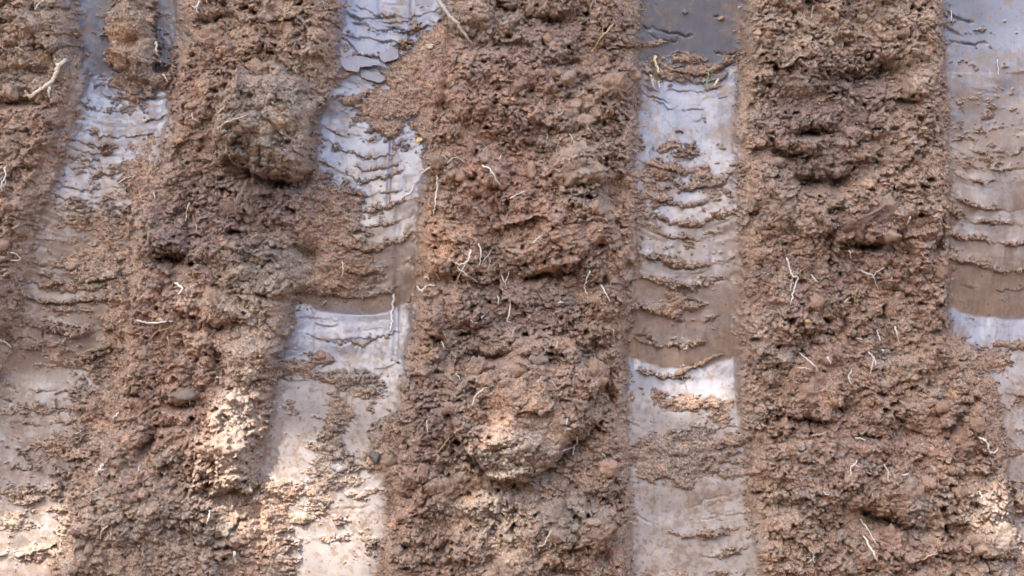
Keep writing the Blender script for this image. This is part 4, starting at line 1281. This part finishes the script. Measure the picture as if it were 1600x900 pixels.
stone('flat grey stone slab under a lump on ridge left of second groove', 288, 614, 25, 11, (.21, .165, .14), 531, .7, -.1, .8)
stone('lilac-white stone embedded in the soil patch of second groove', 532, 728, 12, 9, (.36, .32, .33), 502, .6, .0)
stone('smooth tan oval stone at the right edge of second groove', 611, 712, 11, 9, (.29, .215, .16), 503, .7, .0, .8)
stone('small dark blue-grey stone in the bottom right corner', 1563, 893, 8, 7, (.11, .12, .15), 504, .8, .4)
stone('small pale stone in the soil spill left of second groove', 563, 371, 9, 7, (.36, .28, .22), 505, .7, .4)
stone('cream stone chip at lower right of the second groove top', 672, 70, 8, 5, (.60, .50, .36), 506, .6, .5)
stone('tiny yellow stone chip in second groove below the soil spill', 655, 219, 5, 4, (.62, .47, .22), 507, .6, .5)
stone('reddish brown round stone near the bottom left corner', 133, 825, 8, 7, (.17, .09, .07), 508, .9, .4)
stone('small pale stone on a ledge of the rightmost groove', 1547, 284, 5, 4, (.42, .34, .26), 509, .8, .5)
stone('smooth round tan stone right of the dark hollow near rightmost groove', 1386, 372, 13, 11, (.30, .215, .155), 510, .8, .3)
stone('tiny orange-tan stone on ridge right of the third groove', 1256, 502, 5, 5, (.50, .32, .17), 511, .8, .4)
stone('dark grey crumbly stone beside the tan oval stone', 590, 711, 11, 10, (.13, .115, .105), 513, .8, .0, .9)


# slabs of clay cracked loose in the second groove, and the roll of soil on the third groove's last ledge
def plate(pts, parent, lift, tilt):
    c = np.mean(pts, 0)
    n = len(pts)
    V_, F_ = [], []
    b0 = surf(c[0], c[1], 4).y
    rings = [(1.0, 5), (1.0, -.6), (.95, -1.6)]
    for k, dep in rings:
        for (u, v) in pts:
            uu_, vv_ = c[0] + (u - c[0]) * k, c[1] + (v - c[1]) * k
            y = b0 + (dep - lift) * S - tilt[0] * (uu_ - c[0]) * S - tilt[1] * (vv_ - c[1]) * S
            V_.append(((uu_ - 800) * S, y, ZC + (450 - vv_) * S))
    for k in range(2):
        for a in range(n):
            b = (a + 1) % n
            F_.append((k * n + a, k * n + b, (k + 1) * n + b, (k + 1) * n + a))
    F_.append(tuple(range(2 * n, 3 * n)))
    me = bpy.data.meshes.new('clay_plate')
    me.from_pydata(V_, [], F_)
    me.update()
    k = len(V_)
    add_attr(me, 'pigment', np.repeat(C_BROWN[None], k, 0))
    add_attr(me, 'clay', np.ones(k))
    add_attr(me, 'wet', np.full(k, 1.0))
    add_attr(me, 'film', np.random.default_rng(k).uniform(0, .5, k))
    add_attr(me, 'clay_pigment', np.repeat(CL_BLUE[None], k, 0))
    link('clay_plate', me, EARTH, parent=parent, label='cracked loose slab of smooth bluish clay')


def ragged(pts, seed):
    r = np.random.default_rng(seed)
    out = []
    for a, b in zip(pts, pts[1:] + pts[:1]):
        a, b = np.array(a, float), np.array(b, float)
        k = max(2, int(np.linalg.norm(b - a) / 4))
        for t in np.arange(k) / k:
            out.append(a + (b - a) * t + r.normal(size=2) * .7)
    return np.array(out)


plate(ragged([(527, 70), (540, 74), (556, 85), (575, 88), (592, 99), (578, 103), (562, 104), (558, 113), (540, 109), (530, 98)], 1), grooves[2], 1.0, (.0, .34))
plate(ragged([(590, 84), (598, 78), (612, 74), (621, 79), (622, 89), (610, 93), (600, 97), (594, 92)], 2), grooves[2], 3.0, (.05, .34))
plate(ragged([(560, 114), (570, 108), (583, 110), (600, 117), (602, 123), (592, 128), (576, 123), (564, 119)], 3), grooves[2], 2.0, (.0, .36))


def roll(pts, r0, r1, parent, seed):
    V_, F_, P = tube(pts, r0, r1, lift=.4, sides=10, lump=.5, bury=False)
    V_ = np.array(V_)
    r = np.random.default_rng(seed)
    V_ += fbm(V_[:, 0] / S / 4, V_[:, 2] / S / 4, 3, 9)[:, None] * np.array([.8, -1.6, 1.2]) * S * 1.6 + r.normal(size=V_.shape) * S * .35
    me = py_mesh('soil_roll', V_, F_)
    add_attr(me, 'pigment', np.repeat(C_TAN[None] * .95, len(V_), 0))
    link('soil_roll', me, LOOSE, parent=parent, label='roll of tan soil curling off the lowest ledge')


roll([(1056, 584), (1070, 579), (1084, 574), (1100, 567), (1118, 557), (1131, 552)], 5.5, 2.5, grooves[3], 5)
roll([(992, 528), (1004, 534), (1018, 538)], 2, 2, grooves[3], 6)
roll([(135, 549), (152, 546), (166, 541), (175, 536)], 2.5, 2.5, grooves[1], 7)

# ------------------------------------------------------------------ the tree behind the camera that shades the bank
BARK = simple('bark', (.13, .10, .075), .9, .35, 25, bump=.01)


def leaf_material():
    m, N, K, P = mat('leaf')
    P.inputs['Base Color'].default_value = (.06, .11, .03, 1)
    P.inputs['Roughness'].default_value = .5
    tr = nd(N, 'ShaderNodeBsdfTranslucent')
    tr.inputs['Color'].default_value = (.10, .16, .03, 1)
    mx = nd(N, 'ShaderNodeMixShader')
    mx.inputs[0].default_value = .25
    K.new(P.outputs[0], mx.inputs[1])
    K.new(tr.outputs[0], mx.inputs[2])
    K.new(mx.outputs[0], N['Material Output'].inputs['Surface'])
    return m


SUNLIT = [(385, 725, 76, 80, 0), (360, 630, 26, 40, 0), (318, 505, 6, 44, 0), (510, 850, 90, 70, 0), (460, 720, 34, 34, 0), (560, 760, 30, 60, 1), (40, 855, 100, 60, 0), (790, 810, 60, 90, 1), (1080, 606, 52, 26, 0), (1105, 640, 40, 22, 1), (1565, 820, 36, 60, 0), (1090, 880, 70, 50, 1), (650, 470, 1, 1, 1), (905, 250, 30, 20, 1)]
lc = Vector((0, 0, ZC)) + sun_dir * 3.6
r = np.random.default_rng(5)
NL = 80000
d = r.normal(size=(NL, 3))
d /= np.linalg.norm(d, axis=1)[:, None]
rad = r.random(NL) ** .4
lp = np.array(lc)[None] + d * rad[:, None] * np.array([1.55, 1.25, 1.0]) * (1 + .25 * np.sin(d @ np.array([3.1, 2.2, 4.3]) * 2)[:, None])
sd = np.array(sun_dir)
keep = np.ones(NL, bool)
for (cu, cv, ru, rv, half) in SUNLIT:
    jj, ii_ = cell(cu, min(max(cv, 0), 900))
    tt = (lp[:, 1] - float(np.median(Y[jj - 12:jj + 13, ii_ - 12:ii_ + 13]))) / sd[1]      # where the ray from each leaf along the sun meets the face
    q = lp - sd[None] * tt[:, None]
    lu, lv = q[:, 0] / S + 800, 450 - (q[:, 2] - ZC) / S
    hit = ((lu - cu) / (ru + 26)) ** 2 + ((lv - cv) / (rv + 26)) ** 2 < 1
    if half:
        hit &= r.random(NL) < .82
    keep &= ~hit
lp = lp[keep]
n = len(lp)
nrm = r.normal(size=(n, 3)) + np.array([0, 0, .8])
nrm /= np.linalg.norm(nrm, axis=1)[:, None]
ax = np.cross(nrm, r.normal(size=(n, 3)))
ax /= np.linalg.norm(ax, axis=1)[:, None]
bx_ = np.cross(nrm, ax)
ln_ = r.uniform(.018, .032, n)[:, None]
wd = ln_ * .42
lv_ = np.stack([lp - ax * ln_, lp + bx_ * wd - ax * ln_ * .1 + nrm * wd * .25, lp + ax * ln_, lp - bx_ * wd - ax * ln_ * .1 + nrm * wd * .25], 1).reshape(-1, 3)
lf_ = np.arange(n * 4).reshape(n, 4)
lf_ = np.concatenate([lf_[:, [0, 1, 2]], lf_[:, [0, 2, 3]]])
tree = bpy.data.objects.new('shade_tree', None)
COL.objects.link(tree)
tb = Vector((-2.3, -4.6, BANK2))
tree.location = tb
tree['label'] = 'leafy tree behind the viewer shading the bank'
tree['category'] = 'tree'
link('crown', mesh_from('crown', lv_ - np.array(tb), lf_, False), leaf_material(), parent=tree)


def limb(pts, radii, sides=9):
    V_, F_ = [], []
    P = np.array(pts, float)
    T = np.gradient(P, axis=0)
    for k in range(len(P)):
        t = T[k] / np.linalg.norm(T[k])
        a = np.cross(t, [0.3, 1, .2])
        a /= np.linalg.norm(a)
        b = np.cross(t, a)
        for s_ in range(sides):
            an = s_ / sides * 6.2832
            V_.append(P[k] + (a * math.cos(an) + b * math.sin(an)) * radii[k])
    for k in range(len(P) - 1):
        for s_ in range(sides):
            F_.append((k * sides + s_, k * sides + (s_ + 1) % sides, (k + 1) * sides + (s_ + 1) % sides, (k + 1) * sides + s_))
    return V_, F_


V_, F_ = limb([(0, 0, -.1), (.03, .08, .3), (.1, .35, .6), (.2, .7, .8), (.3, 1.0, 1.0)], [.17, .13, .10, .07, .05])
link('trunk', py_mesh('trunk', V_, F_), BARK, parent=tree)
for k in range(7):
    e = Vector(lc) - tb + Vector((random.uniform(-1, 1), random.uniform(-.8, .8), random.uniform(-.5, .6)))
    s0 = Vector((.1 + .07 * k, .35 + .2 * k, .6 + .1 * k))
    mid = (s0 + e) / 2 + Vector((0, 0, .12))
    V_, F_ = limb([s0, mid, e], [.04, .014, .005], 7)
    link('limb', py_mesh('limb', V_, F_), BARK, parent=tree)
